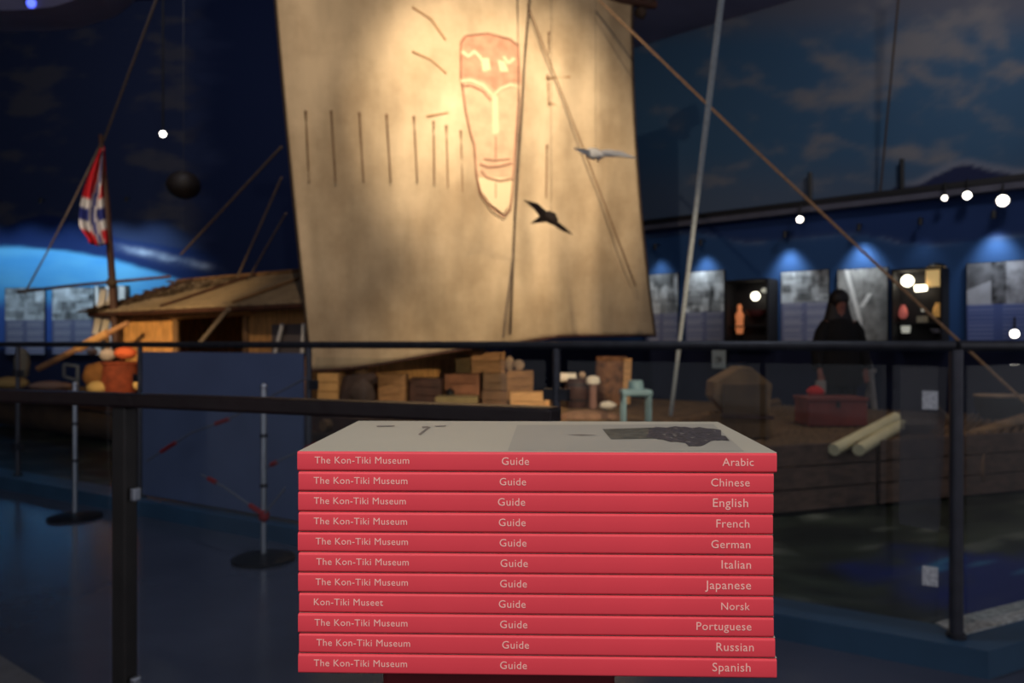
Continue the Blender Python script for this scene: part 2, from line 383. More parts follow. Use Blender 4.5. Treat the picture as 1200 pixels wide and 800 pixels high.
spot('case_light', WRy(1085, 322, .3), WRy(1087, 385, .22), 4, 110, (1, .7, .4), 1, .03)
tag(obj('bulb', MB().ball(WRy(892, 347, .22), .068), bulb), 'bright white bulb in the dark display case left of the person', 'lamp')
tag(obj('bulb', MB().ball(WRy(903, 340, .22), .05, (1.2, 1, .8)), dimw), 'dimmer pale bulb right above the bright one in the dark case', 'lamp')
tag(obj('figurine', MB().lathe(WRy(873, 391, .2), [(.05, 0), (.07, .1), (.06, .2), (.075, .3), (.03, .38), (.04, .44), (.02, .48)], 12), ME('orange_glow', (.7, .22, .08), .45)), 'glowing orange figurine at left in the dark display case', 'figurine')  # glow put into the figurine's material
tag(obj('bowl', MB().lathe(WRy(893, 372, .2), [(.07, 0), (.15, .06), (.17, .12)], 14), M('dark_red_bowl', (.12, .03, .03), .5)), 'dark red bowl below the bright bulb in the dark case', 'bowl')

# ------------------------------------------------------------ visible spot lamps
def lamp(c, r_, label, aim=None, col=(1, .95, .85), st=8, group=None, light=None, hk=1.25, stem=.22):
    c = Vector(c); d = (Vector((0, 0, EYE))-c if aim is None else Vector(aim)-c).normalized()
    rt = thing('spotlight', label, 'spotlight', c, group)
    obj('housing', MB().tube([c-d*r_*2.6, c-d*r_*1.8, c-d*r_*.1], [r_*.7, r_*hk, r_*hk], 16), black, rt)
    obj('lens', MB().ball(c, r_, (1, 1, 1), 14, 8), ME('lamp_lens'+str(col[2]), col, st), rt)
    obj('yoke', MB().tube([c-d*r_*1.2, c-d*r_*1.2+UP*stem], .015, 6), black, rt)
lamp(WRy(946, 257, .3), .044, 'lone glowing spotlight hanging from the ledge above the person in black')
lamp(WRy(1113, 232, .3), .032, 'smallest of the three spotlights under the ledge at the right')
lamp(WRy(1139, 229, .3), .048, 'middle one of the three spotlights under the ledge at the right')
lamp(WRy(1180, 235, .3), .068, 'largest and rightmost of the three spotlights under the ledge')
lamp(P(191, 157, 12), .045, 'lone bright spotlight high in the dark left of the sail', stem=5.5)
lamp(P(37, 4, 9), .055, 'blue glowing lamp in the low ceiling at the upper left corner', col=(.1, .15, 1), st=2)
lamp(WRy(1192, 391, .2), .05, 'bright lamp low at the right edge just above the handrail')
rt = thing('hanging_globe', 'dark round globe hanging in the dark between the flag and sail', 'globe', P(215, 232, 11.5))
obj('globe', MB().ball(P(215, 217, 11.5), .25, (1, 1, .85)), M('dark_globe', (.012, .008, .008), .6), rt)
obj('cord', MB().tube([P(215, 204, 11.5), P(215, 202, 11.5)+UP*4.8], .003, 5), black, rt)

# ------------------------------------------------------------ raft
A = Vector((.9, 4.9, 0)); U = Vector((-.815, .58, 0)).normalized(); V = Vector((.58, .815, 0)).normalized()
DK = .46
def RP(u, v, z=DK): return A+U*u+V*v+UP*z
raft = thing('raft', 'long raft of brown balsa logs with a bamboo cabin and sail', 'raft', RP(5, 2.3, 0))
ext = [.33*k for k in range(10)]
rnd = random.Random(4)
for k in range(10):
    v = .23+.46*k; pts = []; rs = []
    for i in range(14):
        t = -ext[k]+(10.3+rnd.uniform(0, .0)+ext[k])*i/13
        pts.append(RP(t, v+rnd.uniform(-.006, .006), .245)); rs.append(.215+rnd.uniform(-.008, .008))
    rs[0] *= .93; rs[-1] *= .93
    obj('log', MB().tube(pts, rs, 14), log_m, raft)
for t in (.6, 3.0, 5.4, 7.8, 9.9):
    obj('crossbeam', MB().tube([RP(t, -.12, .50), RP(t, 4.7, .50)], .05, 8), wood_pole, raft)
mb = MB()
for i in range(40):       # split bamboo deck, laid across the logs behind the cargo
    mb.tube([RP(.9+i*.052, .1, .475), RP(.9+i*.052, 4.5, .475)], .02, 5)
o = obj('deck_cane', mb, M('deck_cane', lin(120, 92, 64), .85, 0, .4, 6, .4, 40), raft); o['kind'] = 'stuff'
# splash plank along the near side and dark planks at the bow
obj('side_plank', MB().obox(RP(5.6, -.03, .50), U*4.6, V*.018, UP*.07), darkwood, raft)
BW0 = RP(.03, -.02, 0); BW1 = RP(-3.12, 4.62, 0); BD_ = (BW1-BW0).normalized(); BN = Vector((BD_.y, -BD_.x, 0))
for zc_, hh in ((.12, .07), (.275, .072), (.43, .07)):
    for sg in range(3):
        q0 = BW0.lerp(BW1, sg/3+.004); q1 = BW0.lerp(BW1, (sg+1)/3-.004)
        obj('bow_plank', MB().obox((q0+q1)/2+BN*(.02+.006*(sg%2))+UP*(zc_+.0), (q1-q0)/2*1.003, BN*.018, UP*hh), hull_m, raft)
mb = MB()
for i in range(60):
    t = -2.9+.9*(i/15); 
    v_lo = max(.05, -t/.33*.46+.15)
    if v_lo < 4.3: mb.tube([RP(t, v_lo, .475), RP(t, 4.5, .475)], .022, 5)
o = obj('deck_cane', mb, M('deck_cane', lin(120, 92, 64), .85, 0, .4, 6, .4, 40), raft); o['kind'] = 'stuff'
# cabin
cab = thing('bamboo_cabin', 'bamboo hut with woven walls and low pitched roof on the raft', 'cabin', RP(6.55, 2.4, DK))
u0, u1, v0, v1, ze, zr = 4.25, 8.9, 1.2, 3.6, 1.70, 2.16
zb = .50
def cwall(name, ua, ub, za, zb_, v, mat, th=.03):
    mb = MB(); n = max(2, int(abs(ub-ua)/.055))
    for i in range(n):
        t = ua+(ub-ua)*(i+.5)/n; mb.tube([RP(t, v, za), RP(t, v, zb_)], abs(ub-ua)/n*.5, 5)
    o = obj(name, mb, mat, cab); o['kind'] = 'stuff'; return o
cwall('wall_cane', 7.35, u1, zb, ze-.05, v0, bamboo)
cwall('wall_cane', u0, 5.85, zb, 1.06, v0, bamboo)
cwall('wall_cane', u0, 5.85, 1.42, ze-.05, v0, bamboo)
cwall('wall_cane', 5.4, 5.85, 1.06, 1.42, v0, bamboo)
cwall('wall_cane', u0, u1, zb, ze, v1, darkwood)
for ue in (u0, u1):
    mb = MB(); n = 30
    for i in range(n):
        t = v0+(v1-v0)*(i+.5)/n; zt = ze+(zr-ze)*(1-abs(t-(v0+v1)/2)/((v1-v0)/2))-.05
        mb.tube([RP(ue, t, zb), RP(ue, t, zt)], .042, 5)
    o = obj('end_cane', mb, bamboo, cab); o['kind'] = 'stuff'
for ue in (u0, 5.85, 7.35, u1): obj('corner_post', MB().tube([RP(ue, v0-.05, zb), RP(ue, v0-.05, ze)], .04, 8), wood_pole, cab)
obj('lintel', MB().tube([RP(5.7, v0-.08, 1.58), RP(7.4, v0-.08, 1.56)], .05, 8), bamboo, cab)
obj('window_board', MB().obox(RP(4.85, v0-.01, 1.24), U*.55, V*.01, UP*.18), M('grey_cloth', lin(105, 95, 92), .8), cab)
for uu, ln in ((5.2, .1), (4.75, .02), (4.4, .12)):
    obj('white_slat', MB().tube([RP(uu-ln, v0-.1, 1.42), RP(uu+ln, v0-.1, .92)], .022, 6), M('white_paint', (.75, .72, .66), .6), cab)
vm = (v0+v1)/2
def slope(vo, vi, zo, zi, mat, name, uo=.04):
    mb = MB(); n = 46
    for i in range(n):
        t = (i+.5)/n; c0, c1 = RP(u0-uo, vo+(vi-vo)*t, zo+(zi-zo)*t), RP(u1+.25, vo+(vi-vo)*t, zo+(zi-zo)*t)
        mb.tube([c0, c1], .02, 5)
    o = obj(name, mb, mat, cab); o['kind'] = 'stuff'
slope(v0-.28, vm, ze-.06, zr, thatch, 'roof_cane'); slope(v1+.28, vm, ze-.06, zr, thatch_dk, 'roof_cane')
obj('eave_beam', MB().tube([RP(u0+.05, v0-.26, ze-.10), RP(u1+.3, v0-.26, ze-.10)], .03, 8), darkwood, cab)
obj('ridge_pole', MB().tube([RP(u0-.05, vm, zr+.03), RP(u1+.5, vm, zr+.03)], .035, 8), wood_pole, cab)
mb = MB(); rnd = random.Random(3)
for i in range(260):
    t = rnd.random(); uu = u1+.2-(1.9*t+.15)*rnd.random()**.8; vv = v0-.28+(vm-v0+.28)*t; zz = ze-.06+(zr-ze+.06)*t+.03
    c = RP(uu, vv, zz); d = U*rnd.uniform(-.22, .22)+V*rnd.uniform(-.25, -.05)+UP*rnd.uniform(-.07, -.0)
    mb.poly([c, c+d*.5+U*.03, c+d, c+d*.5-U*.03], (.0, .0, .006))
o = obj('thatch_leaf', mb, thatch_dk, cab); o['kind'] = 'stuff'
mb = MB(); rnd = random.Random(2)
for i in range(120):        # leafy fringe along the far gable edge and ridge
    t = rnd.random(); c = RP(u1+.25+rnd.uniform(-.15, .06), v0-.25+(vm-v0+.3)*t, ze-.04+(zr-ze+.06)*t); d = Vector((rnd.uniform(-.2, .05), rnd.uniform(-.1, .1), rnd.uniform(-.06, .03)))
    mb.poly([c, c+d+UP*.015, c+d*1.3, c+d-UP*.02], (.01, .01, .004))
o = obj('thatch_leaf', mb, thatch_dk, cab); o['kind'] = 'stuff'
for t in (0, .33, .66, 1): obj('roof_batten', MB().tube([RP(u0+(u1-u0)*t, v0-.28, ze-.02), RP(u0+(u1-u0)*t, vm, zr+.05)], .018, 6), darkwood if t in (.66, 1) else wood_pole, cab)

# masts and sail
def sd(px, py):    # distance of the sail surface: square-rigged, left clew nearer
    s = (px-345)/415; t = (py+60)/490
    return 7.85+1.5*s-.28*math.sin(math.pi*max(0, min(1, s)))*math.sin(math.pi*max(0, min(1, t*.85+.1)))
def S(px, py, off=0): return P(px, py, sd(px, py)-off)
def edge_l(t): return 318+47*t**1.15
def edge_r(t): return 741+27*t**1.3 - 5*math.sin(math.pi*t)
nx, ny = 90, 70; mb = MB(); vs = []
for j in range(ny+1):
    t = j/ny
    for i in range(nx+1):
        s = i/nx
        top = -72+72*s+10*math.sin(math.pi*s); bot = (433-(28*s/.5) if s < .5 else 405-20*(s-.5)-.5*math.sin((s-.5)*6)) if True else 0
        bot = 434-30*sst(0, .62, s)-9*sst(.55, .75, s)-2*s
        py = top+(bot-top)*t; l, r_ = edge_l((py+72)/505), edge_r(max(0, (py+0)/395))
        px = l+(r_-l)*s
        wr_ = .018*math.sin(s*34+1.5*noise.noise(Vector((s*4, t*2, 0))))*sst(.45, 1, t)+.02*noise.noise(Vector((s*12, t*3, 1)))+.03*sst(.6, .75, s)*math.sin(s*52+t*5)*(.25+t)+.02*sst(.35, .6, t)*math.sin(s*41+3*math.sin(s*9))
        vs.append(P(px, py, sd(px, py)+wr_))
fs = [(j*(nx+1)+i, j*(nx+1)+i+1, (j+1)*(nx+1)+i+1, (j+1)*(nx+1)+i) for j in range(ny) for i in range(nx)]
mb.add(vs, fs, True)
sail_m = M('sailcloth', lin(212, 190, 156), .9, 0, .26, 2.6, .35, 70, (1, 1, .3), .1)
_n = sail_m.node_tree.nodes; _l = sail_m.node_tree.links; _t = _n.new('ShaderNodeTexNoise'); _t.inputs['Scale'].default_value = .9; _t.inputs['Detail'].default_value = 7; _t.inputs['Roughness'].default_value = .65
_tc = _n.new('ShaderNodeTexCoord'); _l.new(_tc.outputs['Object'], _t.inputs[0]); _r = _n.new('ShaderNodeValToRGB'); _r.color_ramp.elements[0].position = .35; _r.color_ramp.elements[1].position = .62
_r.color_ramp.elements[0].color = (.68, .64, .60, 1); _r.color_ramp.elements[1].color = (1, 1, 1, 1); _l.new(_t.outputs['Fac'], _r.inputs[0])
_m = _n.new('ShaderNodeMix'); _m.data_type = 'RGBA'; _m.blend_type = 'MULTIPLY'; _m.inputs[0].default_value = 1
_b = _n['Principled BSDF']; _src = _b.inputs['Base Color'].links[0].from_socket; _l.new(_src, _m.inputs[6]); _l.new(_r.outputs[0], _m.inputs[7]); _l.new(_m.outputs[2], _b.inputs['Base Color'])
sail = thing('sail', 'large tan square sail painted with a faint red bearded mask', 'sail', S(560, 405))
so = obj('sailcloth', mb, sail_m, sail)
md = so.modifiers.new('thick', 'SOLIDIFY'); md.thickness = .006
hem = [P(*x) for x in []]
def hempts(seq, off=.03): return [S(x, y, off) for x, y in seq]
bot_seq = [(vs[ny*(nx+1)+i]+Vector((0, -.012, 0))) for i in range(0, nx+1, 5)]
obj('hem_rope', MB().tube(bot_seq, .018, 6), darkwood, sail)
obj('edge_rope', MB().tube([vs[j*(nx+1)+nx]+Vector((0, -.01, 0)) for j in range(0, ny+1, 5)], .014, 6), rope_dk, sail)
obj('edge_rope', MB().tube([vs[j*(nx+1)]+Vector((0, -.01, 0)) for j in range(0, ny+1, 5)], .014, 6), rope_dk, sail)
reef_m = M('reef_rope', lin(118, 90, 64), .9)
# reef points hanging on the sail
for (xa, ya, xb, yb) in ((358, 130, 362, 214), (388, 130, 393, 214), (421, 132, 426, 214), (453, 134, 458, 214), (485, 136, 489, 213), (508, 142, 509, 216), (523, 147, 525, 220), (540, 153, 542, 225), (641, 170, 640, 232), (643, 38, 643, 62), (642, 88, 643, 124)):
    obj('reef_cord', MB().tube([S(xa+(xb-xa)*t, ya+(yb-ya)*t, .025+.01*math.sin(t*9)) for t in (0, .1, .25, .5, .75, 1)], [.015, .009, .009, .009, .009, .007], 6), reef_m, sail)
for seq in (((483, 8), (505, 22), (522, 46)), ((483, 60), (505, 70), (523, 86)), ((500, 136), (525, 132)), ((640, 92), (668, 90)), ((642, 120), (660, 126))):
    obj('seam_cord', MB().tube([S(x, y, .02) for x, y in seq], .009, 5), M('seam_thread', lin(170, 130, 90), .9), sail)
# painted mask (flat print that follows the cloth)
ochre = M('faded_red_paint', lin(198, 148, 120), .9, 0, .25, 9, spec=.1); ochre2 = M('faint_red_paint', lin(206, 172, 140), .9, 0, .15, 9, spec=.1); ochre_d = M('dark_red_line', lin(142, 96, 78), .9, 0, .3, 12, spec=.1)
cream = M('unpainted_cloth', lin(222, 198, 160), .9, spec=.1)
def decal(name, pts, mat, off, sub=6):
    # fill outline, subdivide, drape on the sail
    bm = bmesh.new(); vv = [bm.verts.new((x, y, 0)) for x, y in pts]; f = bm.faces.new(vv)
    bmesh.ops.triangulate(bm, faces=[f])
    for _ in range(3): 
        es = [e for e in bm.edges if e.calc_length() > 12]
        if es: bmesh.ops.subdivide_edges(bm, edges=es, cuts=1); bmesh.ops.triangulate(bm, faces=bm.faces[:])
    m = MB(); bm.verts.index_update(); m.add([S(v.co.x, v.co.y, off) for v in bm.verts], [tuple(v.index for v in f.verts) for f in bm.faces]); bm.free()
    return obj(name, m, mat, mask)
def stroke(name, pts, w_, mat, off):
    m = MB(); P2 = []
    for i in range(len(pts)-1):
        for k in range(4): t = k/4; P2.append((pts[i][0]*(1-t)+pts[i+1][0]*t, pts[i][1]*(1-t)+pts[i+1][1]*t))
    P2.append(pts[-1]); L_, R_ = [], []
    for i, p in enumerate(P2):
        a, b = P2[max(0, i-1)], P2[min(len(P2)-1, i+1)]; dx, dy = b[0]-a[0], b[1]-a[1]; l = math.hypot(dx, dy) or 1
        L_.append(S(p[0]-dy/l*w_/2, p[1]+dx/l*w_/2, off)); R_.append(S(p[0]+dy/l*w_/2, p[1]-dx/l*w_/2, off))
    n = len(P2); m.add(L_+R_, [(i, i+1, n+i+1, n+i) for i in range(n-1)])
    return obj(name, m, mat, mask)
mask = obj('mask_face', MB().add([S(545, 42, .034), S(610, 50, .034), S(611, 95, .034), S(541, 92, .034)], [(0, 1, 2, 3)]), ochre2, sail)
decal('face_fill', [(540, 42), (575, 40), (608, 52), (611, 95), (610, 140), (606, 170), (603, 208), (560, 208), (553, 160), (545, 120), (540, 85)], ochre2, .036)
decal('headdress', [(539, 50), (543, 42), (572, 39), (600, 47), (609, 57), (611, 97), (598, 96), (583, 108), (568, 96), (550, 90), (540, 92)], ochre, .040)
stroke('mask_line', [(540, 92), (540, 50), (546, 42), (572, 39), (598, 46), (608, 54)], 2.0, ochre_d, .044)
stroke('mask_line', [(541, 60), (549, 66), (556, 60), (562, 66), (566, 72)], 3.5, cream, .044)
stroke('mask_line', [(590, 66), (596, 74), (603, 68)], 3.5, cream, .044)
decal('eye_patch', [(563, 68), (573, 68), (575, 82), (566, 84)], cream, .046); decal('eye_patch', [(583, 70), (592, 72), (596, 84), (586, 84)], cream, .046)
stroke('mask_line', [(540, 95), (552, 94), (566, 100), (578, 112), (586, 104), (598, 99), (610, 103)], 3.0, cream, .046)
stroke('mask_line', [(540, 101), (552, 100), (565, 106), (576, 118)], 1.5, ochre_d, .046)
decal('nose', [(577, 112), (583, 112), (585, 156), (577, 158)], cream, .044)
stroke('mask_line', [(541, 92), (545, 125), (551, 155), (556, 170), (558, 205), (563, 226), (576, 243), (590, 254), (598, 245), (601, 215), (604, 170), (608, 110)], 1.7, ochre_d, .044)
stroke('mask_line', [(562, 192), (572, 196), (585, 195), (600, 191)], 1.7, ochre_d, .046); stroke('mask_line', [(564, 200), (570, 208), (586, 212), (600, 209)], 1.7, ochre_d, .046)
stroke('mask_line', [(581, 160), (581, 186)], 1.2, ochre_d, .046); stroke('mask_line', [(567, 186), (580, 188), (598, 186)], 1.2, ochre_d, .046)
stroke('mask_line', [(581, 214), (581, 232)], 1.0, ochre_d, .046)
decal('beard_fill', [(560, 208), (603, 208), (600, 235), (590, 250), (574, 238), (564, 224)], cream, .036)
# yard
yard = thing('yard', 'bamboo yard carrying the top of the sail', 'spar', P(770, 2, 9.35))
obj('spar', MB().tube([P(290, -82, 7.75), P(540, -30, 8.5), P(768, 6, 9.38)], [.06, .07, .05], 10), darkwood, yard)
mb = MB(); rnd = random.Random(9)
for i in range(14): mb.ball(P(rnd.uniform(738, 764), rnd.uniform(-8, 16), 9.36), rnd.uniform(.05, .1), (1, 1, 1), 7, 5, .4)
obj('furled_cloth', mb, M('dark_furl', lin(62, 48, 40), .9), yard)
# double mast behind the sail
mast = thing('mast', 'two leaning mangrove mast legs behind the sail', 'mast', RP(3.9, 2.3, DK))
for vv in (1.2, 3.4): obj('mast_leg', MB().tube([RP(4.0, vv, .5), RP(3.95, 2.3+(vv-2.3)*.12, 7.6)], [.09, .05], 10), wood_pole, mast)

def rope(label, pts, r_, mat, sag=0, n=14, cat='rope', name='rope', group=None):
    pts = [Vector(p) for p in pts]; out = []
    if len(pts) == 2:
        for i in range(n+1):
            t = i/n; out.append(pts[0].lerp(pts[1], t)-UP*sag*4*t*(1-t))
    else: out = pts
    return tag(obj(name, MB().tube(out, r_, 6), mat), label, cat, group)
rope('brown rope hanging down the sail right of the mask', [S(622, -20, .12), S(615, 60, .13), S(610, 150, .15), S(603, 260, .12), S(598, 392, .06)], .012, rope_dk)
rope('thin second rope beside the brown rope right of the mask', [S(606, -20, .1), S(608, 120, .1), S(601, 300, .1), S(590, 395, .05)], .009, rope_m)
rope('dark rope crossing the right part of the sail diagonally', [S(618, 5, .1), S(640, 62, .15), S(690, 190, .2), S(745, 335, .25)], .008, reef_m)
rope('long tan forestay running from the masthead down to the right', [P(690, -12, 8.6), P(1215, 484, 6.6)], [.014]*15, M('tan_rope', lin(165, 134, 104), .9, 0, .3, 40), .03)
rope('bright pale steel stay rising steeply right of the sail', [P(846, -6, 5.0), P(786, 486, 6.9)], [.0205-.0003*i for i in range(15)], rope_w)
rope('thin dark rope hanging high at the right over the painted clouds', [P(1054, -14, 10.6), WRy(1033, 236, .1)], .015, rope_dk)
rope('grey stay from the top left down to the flag mast', [P(186, -8, 10.2), P(121, 166, 10.9)], .018, rope_m)
rope('slack stay from the flag mast down to the far left', [P(119, 166, 10.9), P(28, 345, 10.2)], .012, rope_m, .05)
rope('thick shroud rising from the cabin roof towards the sail', [P(330, 172, 9.0), P(212, 298, 11.3)], .016, rope_m)
rope('thin shroud rising steeply from the cabin ridge to the sail', [P(330, 208, 9.0), P(278, 325, 10.4)], .014, rope_m)
rope('fainter thin shroud right beside the steep one', [P(335, 250, 9.0), P(292, 325, 10.2)], .012, rope_m)
rope('tan rope slanting across the dark cabin doorway', [P(268, 362, 8.9), P(232, 405, 9.3)], .03, rope_m)
# ------------------------------------------------------------ flag mast, oar and stern
fmst = thing('flag_mast', 'slim pole on the raft stern carrying the flag', 'pole', P(139, 452, 10.7))
obj('pole', MB().tube([P(118, 158, 10.7), P(125, 240, 10.7), P(131, 320, 10.7), P(139, 462, 10.7)], [.03, .045, .05, .055], 8), darkwood, fmst)
obj('cross_spar', MB().tube([P(20, 342, 10.3), P(90, 334, 10.5), P(200, 324, 10.9)], .022, 7), darkwood, fmst)
obj('lashing', MB().ball(P(131, 331, 10.66), .075, (1, 1, 1), 8, 6), rope_dk, fmst)
fl = [ # drooping flag with folds
    ]
nx_, ny_ = 16, 30; fvs = []; fcs = []
def flagcol(s, t):
    rd, wh, bl = (.62, .02, .03), (.8, .76, .74), (.03, .04, .22)
    if .32 < s < .62: return bl if .40 < s < .54 else wh
    if .52 < t < .86: return bl if .62 < t < .76 else wh
    return rd
for j in range(ny_+1):
    t = j/ny_; wpx = 4+30*math.sin(min(1, t*1.25)*math.pi/2)*(1-.35*sst(.8, 1, t))
    for i in range(nx_+1):
        s = i/nx_; x = 122+6*t-wpx*s; y = 172+112*t+ (4*math.sin(s*3))
        fvs.append(P(x, y, 10.62+.09*math.sin(s*13+t*2.5))); fcs.append(flagcol((s*1.1+.1*math.sin(t*7)) % 1, t))
me = bpy.data.meshes.new('flag'); off = P(128, 284, 10.7); me.from_pydata([v-off for v in fvs], [], [(j*(nx_+1)+i, j*(nx_+1)+i+1, (j+1)*(nx_+1)+i+1, (j+1)*(nx_+1)+i) for j in range(ny_) for i in range(nx_)])
at = me.color_attributes.new('pigment', 'FLOAT_COLOR', 'POINT'); at.data.foreach_set('color', [c for q in fcs for c in (*q, 1)]); me.materials.append(PRINT); me.shade_smooth()
fo = bpy.data.objects.new('flag', me); C.objects.link(fo); fo.location = off; md = fo.modifiers.new('t', 'SOLIDIFY'); md.thickness = .004
tag(fo, 'red flag with a white-edged blue cross drooping from the stern pole', 'flag')
oar = thing('steering_oar', 'long pale steering oar slanting at the raft stern', 'oar', P(45, 432, 10.2))
obj('shaft', MB().tube([P(150, 378, 10.0), P(45, 432, 10.35)], [.035, .045], 8), M('oar_wood', lin(190, 140, 100), .7, 0, .3, 8), oar)
obj('grip', MB().tube([P(92, 408, 10.2), P(126, 390, 10.08)], [.06, .055], 8), crate_l, oar)
for i, x in enumerate((116, 124, 131)):
    pass
tr = thing('oar_crutch', 'pair of pale upright boards by the flag mast at the raft stern', 'stand', P(125, 400, 11.0))
for x in (117, 127): obj('board', MB().obox(P(x, 365, 11.0), Vector((.04, .008, .0)), Vector((0, .02, 0)), Vector((.06, 0, .32))), M('pale_board', lin(205, 195, 180), .7), tr)
obj('post', MB().tube([P(121, 350, 11.05), P(132, 460, 11.0)], .035, 7), wood_pole, tr)

# cargo helpers
def on(px, py): # deck contact point at pixel
    d = (EYE-.50)*F/(py-HOR); return P(px, py, d)
def crate(px0, px1, pyt, pyb, d, label, mat=crate_m, rz=0.0, dep=.35, ribs=True, group='wooden crates stacked under the sail', open_=False):
    w_ = (px1-px0)/F*d; z0, z1 = P(0, pyb, d).z, P(0, pyt, d).z; z0 = max(z0, .50)
    cx = ((px0+px1)/2-600)/F*d; r = thing('crate', label, 'crate', (cx, d+dep/2, z0), group)
    c = Vector((cx, d+dep/2, (z0+z1)/2)); n = max(2, int((z1-z0)/.09)); h = (z1-z0)/n
    for i in range(n):
        obj('board', MB().box((c.x, d+.012, z0+h*(i+.5)), (w_, .024, h*.93)), mat, r, bevel=.003)
    obj('box_body', MB().box((c.x, c.y+.02, c.z-.002), (w_*.99, dep-.045, (z1-z0)*.98)), mat, r)
    if ribs:
        for sx in (-1, 1): obj('batten', MB().box((c.x+sx*(w_/2-.03), d-.008, c.z), (.05, .018, z1-z0)), mat, r)
    return r
crate(372, 396, 437, 470, 7.9, 'narrow honey-coloured box at the left end of the cargo below the sail', M('honey_board', lin(236, 176, 104), .8, 0, .2, 6), ribs=False)
crate(443, 475, 438, 474, 8.45, 'dim brown crate in the left part of the cargo')
crate(480, 517, 443, 474, 8.6, 'dark crate in the cargo, left of the reddish crate', darkwood)
crate(521, 562, 438, 474, 8.95, 'reddish brown crate in the middle of the cargo', M('reddish_board', lin(150, 98, 68), .8, 0, .3, 6))
crate(552, 592, 412, 437, 9.0, 'tan crate topmost in the cargo pile just under the sail hem')
crate(534, 552, 416, 437, 9.05, 'small dark crate left of the topmost crate', M('olive_board', lin(92, 72, 38), .8, 0, .3, 6))
crate(566, 594, 437, 474, 8.95, 'crate beneath the topmost crate with pale marks', M('brown_board', lin(122, 92, 64), .8, 0, .3, 6))
crate(594, 625, 434, 474, 8.95, 'square tan crate at the right of the cargo pile, upper row')
crate(598, 644, 460, 481, 8.0, 'front crate with a bright pale face at the right end of the pile', crate_l)  # paler board colour carries the warm glow on this crate
crate(510, 560, 465, 480, 8.0, 'low olive box in front of the reddish crate', M('olive_pale', lin(140, 120, 80), .8, 0, .3, 6), ribs=False)
crate(565, 594, 458, 480, 8.0, 'low brown box left of the bright pale crate', M('brown_low', lin(118, 86, 60), .8, 0, .3, 6), ribs=False)
def sack(px, py0, py1, wpx, d, label, mat, name='sack', cat='sack', jit=.15, dy=.8):
    h = (py0-py1)/F*d/2; c = P(px, (py0+py1)/2, d); return tag(obj(name, MB().ball(c, 1, (wpx/2/F*d, wpx/2/F*d*dy, h), 16, 12, jit), mat), label, cat)
cl1 = M('pale_canvas', lin(190, 160, 130), .9, 0, .3, 8, .4, 40)
sack(597, 434, 417, 11, 9.15, 'small pale bundle lying right of the topmost crate', cl1, 'bundle', 'bundle')
sack(608, 434, 421, 13, 9.1, 'round pale gourd on the upper right crate', cl1, 'gourd', 'gourd', .03)
tag(obj('lantern', MB().lathe(on(519, 481)+Vector((0, .9, 0)), [(.05, 0), (.06, .02), (.05, .08), (.055, .14), (.02, .18)], 10), black), 'small black lantern in front of the cargo crates', 'lantern')
rope('dark folded tarpaulin edge over the crates at left', [P(402, 474, 8.0), P(412, 450, 8.1), P(440, 442, 8.2)], [.10, .13, .06], M('dark_tarp', lin(70, 52, 44), .9, 0, .4, 8), cat='tarpaulin', name='tarpaulin')
sack(424, 478, 446, 30, 7.8, 'dark slumped sack at the left of the cargo', M('dark_sack', lin(88, 70, 60), .9, 0, .4, 8, .4, 40))
# casks right of the crates
ck = thing('barrel', 'dark wooden barrel with a white roll on its rim, right of the crates', 'barrel', on(674, 476))
b0 = on(676, 477); obj('barrel_body', MB().lathe(b0, [(.11, 0), (.135, .14), (.14, .22), (.12, .32)], 16), darkwood, ck)
obj('hoop', MB().lathe(b0+UP*.07, [(.127, 0), (.131, .02)], 16), black, ck); obj('hoop', MB().lathe(b0+UP*.24, [(.139, 0), (.136, .02)], 16), black, ck)
obj('lid_knob', MB().ball(b0+UP*.35+Vector((.06, 0, 0)), .04), cl1, ck)
tag(obj('rolled_cloth', MB().tube([P(654, 442, b0.y-.02), P(675, 442, b0.y-.02)], .05, 12), M('white_cloth', (.85, .76, .62), .8)), 'white rolled cloth lying on the dark barrel rim', 'cloth')
pc = thing('capped_post', 'slim pinkish post with a white cap right of the barrel', 'post', on(694, 478))
b1 = on(695, 478); obj('post', MB().lathe(b1, [(.045, 0), (.04, .2), (.05, .27)], 10), M('pink_wood', lin(150, 110, 95), .8), pc); obj('cap', MB().lathe(b1+UP*.26, [(.07, 0), (.08, .03), (.07, .07), (.03, .09)], 12), MATS['white_cloth'], pc)
st = thing('tree_stump', 'upright rough bark log with a pale split side, behind the blue stool', 'log', on(718, 474))
b2 = on(717, 475); mb = MB(); prof = [(0, .165), (.12, .17), (.3, .185), (.45, .185), (.55, .17)]
vv_ = []
for z, r_ in prof:
    for k in range(14): a = 2*math.pi*k/14; q = r_*(1+.1*noise.noise(Vector((math.cos(a)*2, math.sin(a)*2, z*4)))); vv_.append(b2+Vector((q*math.cos(a), q*math.sin(a)*.8, z)))
mb.add(vv_, [(i*14+k, i*14+(k+1) % 14, (i+1)*14+(k+1) % 14, (i+1)*14+k) for i in range(4) for k in range(14)]+[tuple(range(14))[::-1], tuple(range(56, 70))], True)
obj('bark', mb, M('bark', lin(140, 96, 62), .9, 0, .6, 14, .8, 40), st)
obj('split_face', MB().obox(b2+Vector((.15, -.12, .28)), (.04, -.01, 0), (.0, .03, 0), (0.01, 0, .25)), crate_l, st)
stl = thing('stool', 'small pale blue metal stool with a knob on top, right of the bark log', 'stool', on(745, 494))
b3 = on(745, 495); bl_m = M('pale_blue_paint', lin(120, 150, 158), .5, 0, .2, 10)
obj('seat', MB().box(b3+UP*.265, (.27, .2, .06)), bl_m, stl, bevel=.02)
for sx in (-1, 1):
    for sy in (-1, 1): obj('leg', MB().box(b3+Vector((sx*.11, sy*.075, .12)), (.03, .03, .24)), bl_m, stl)
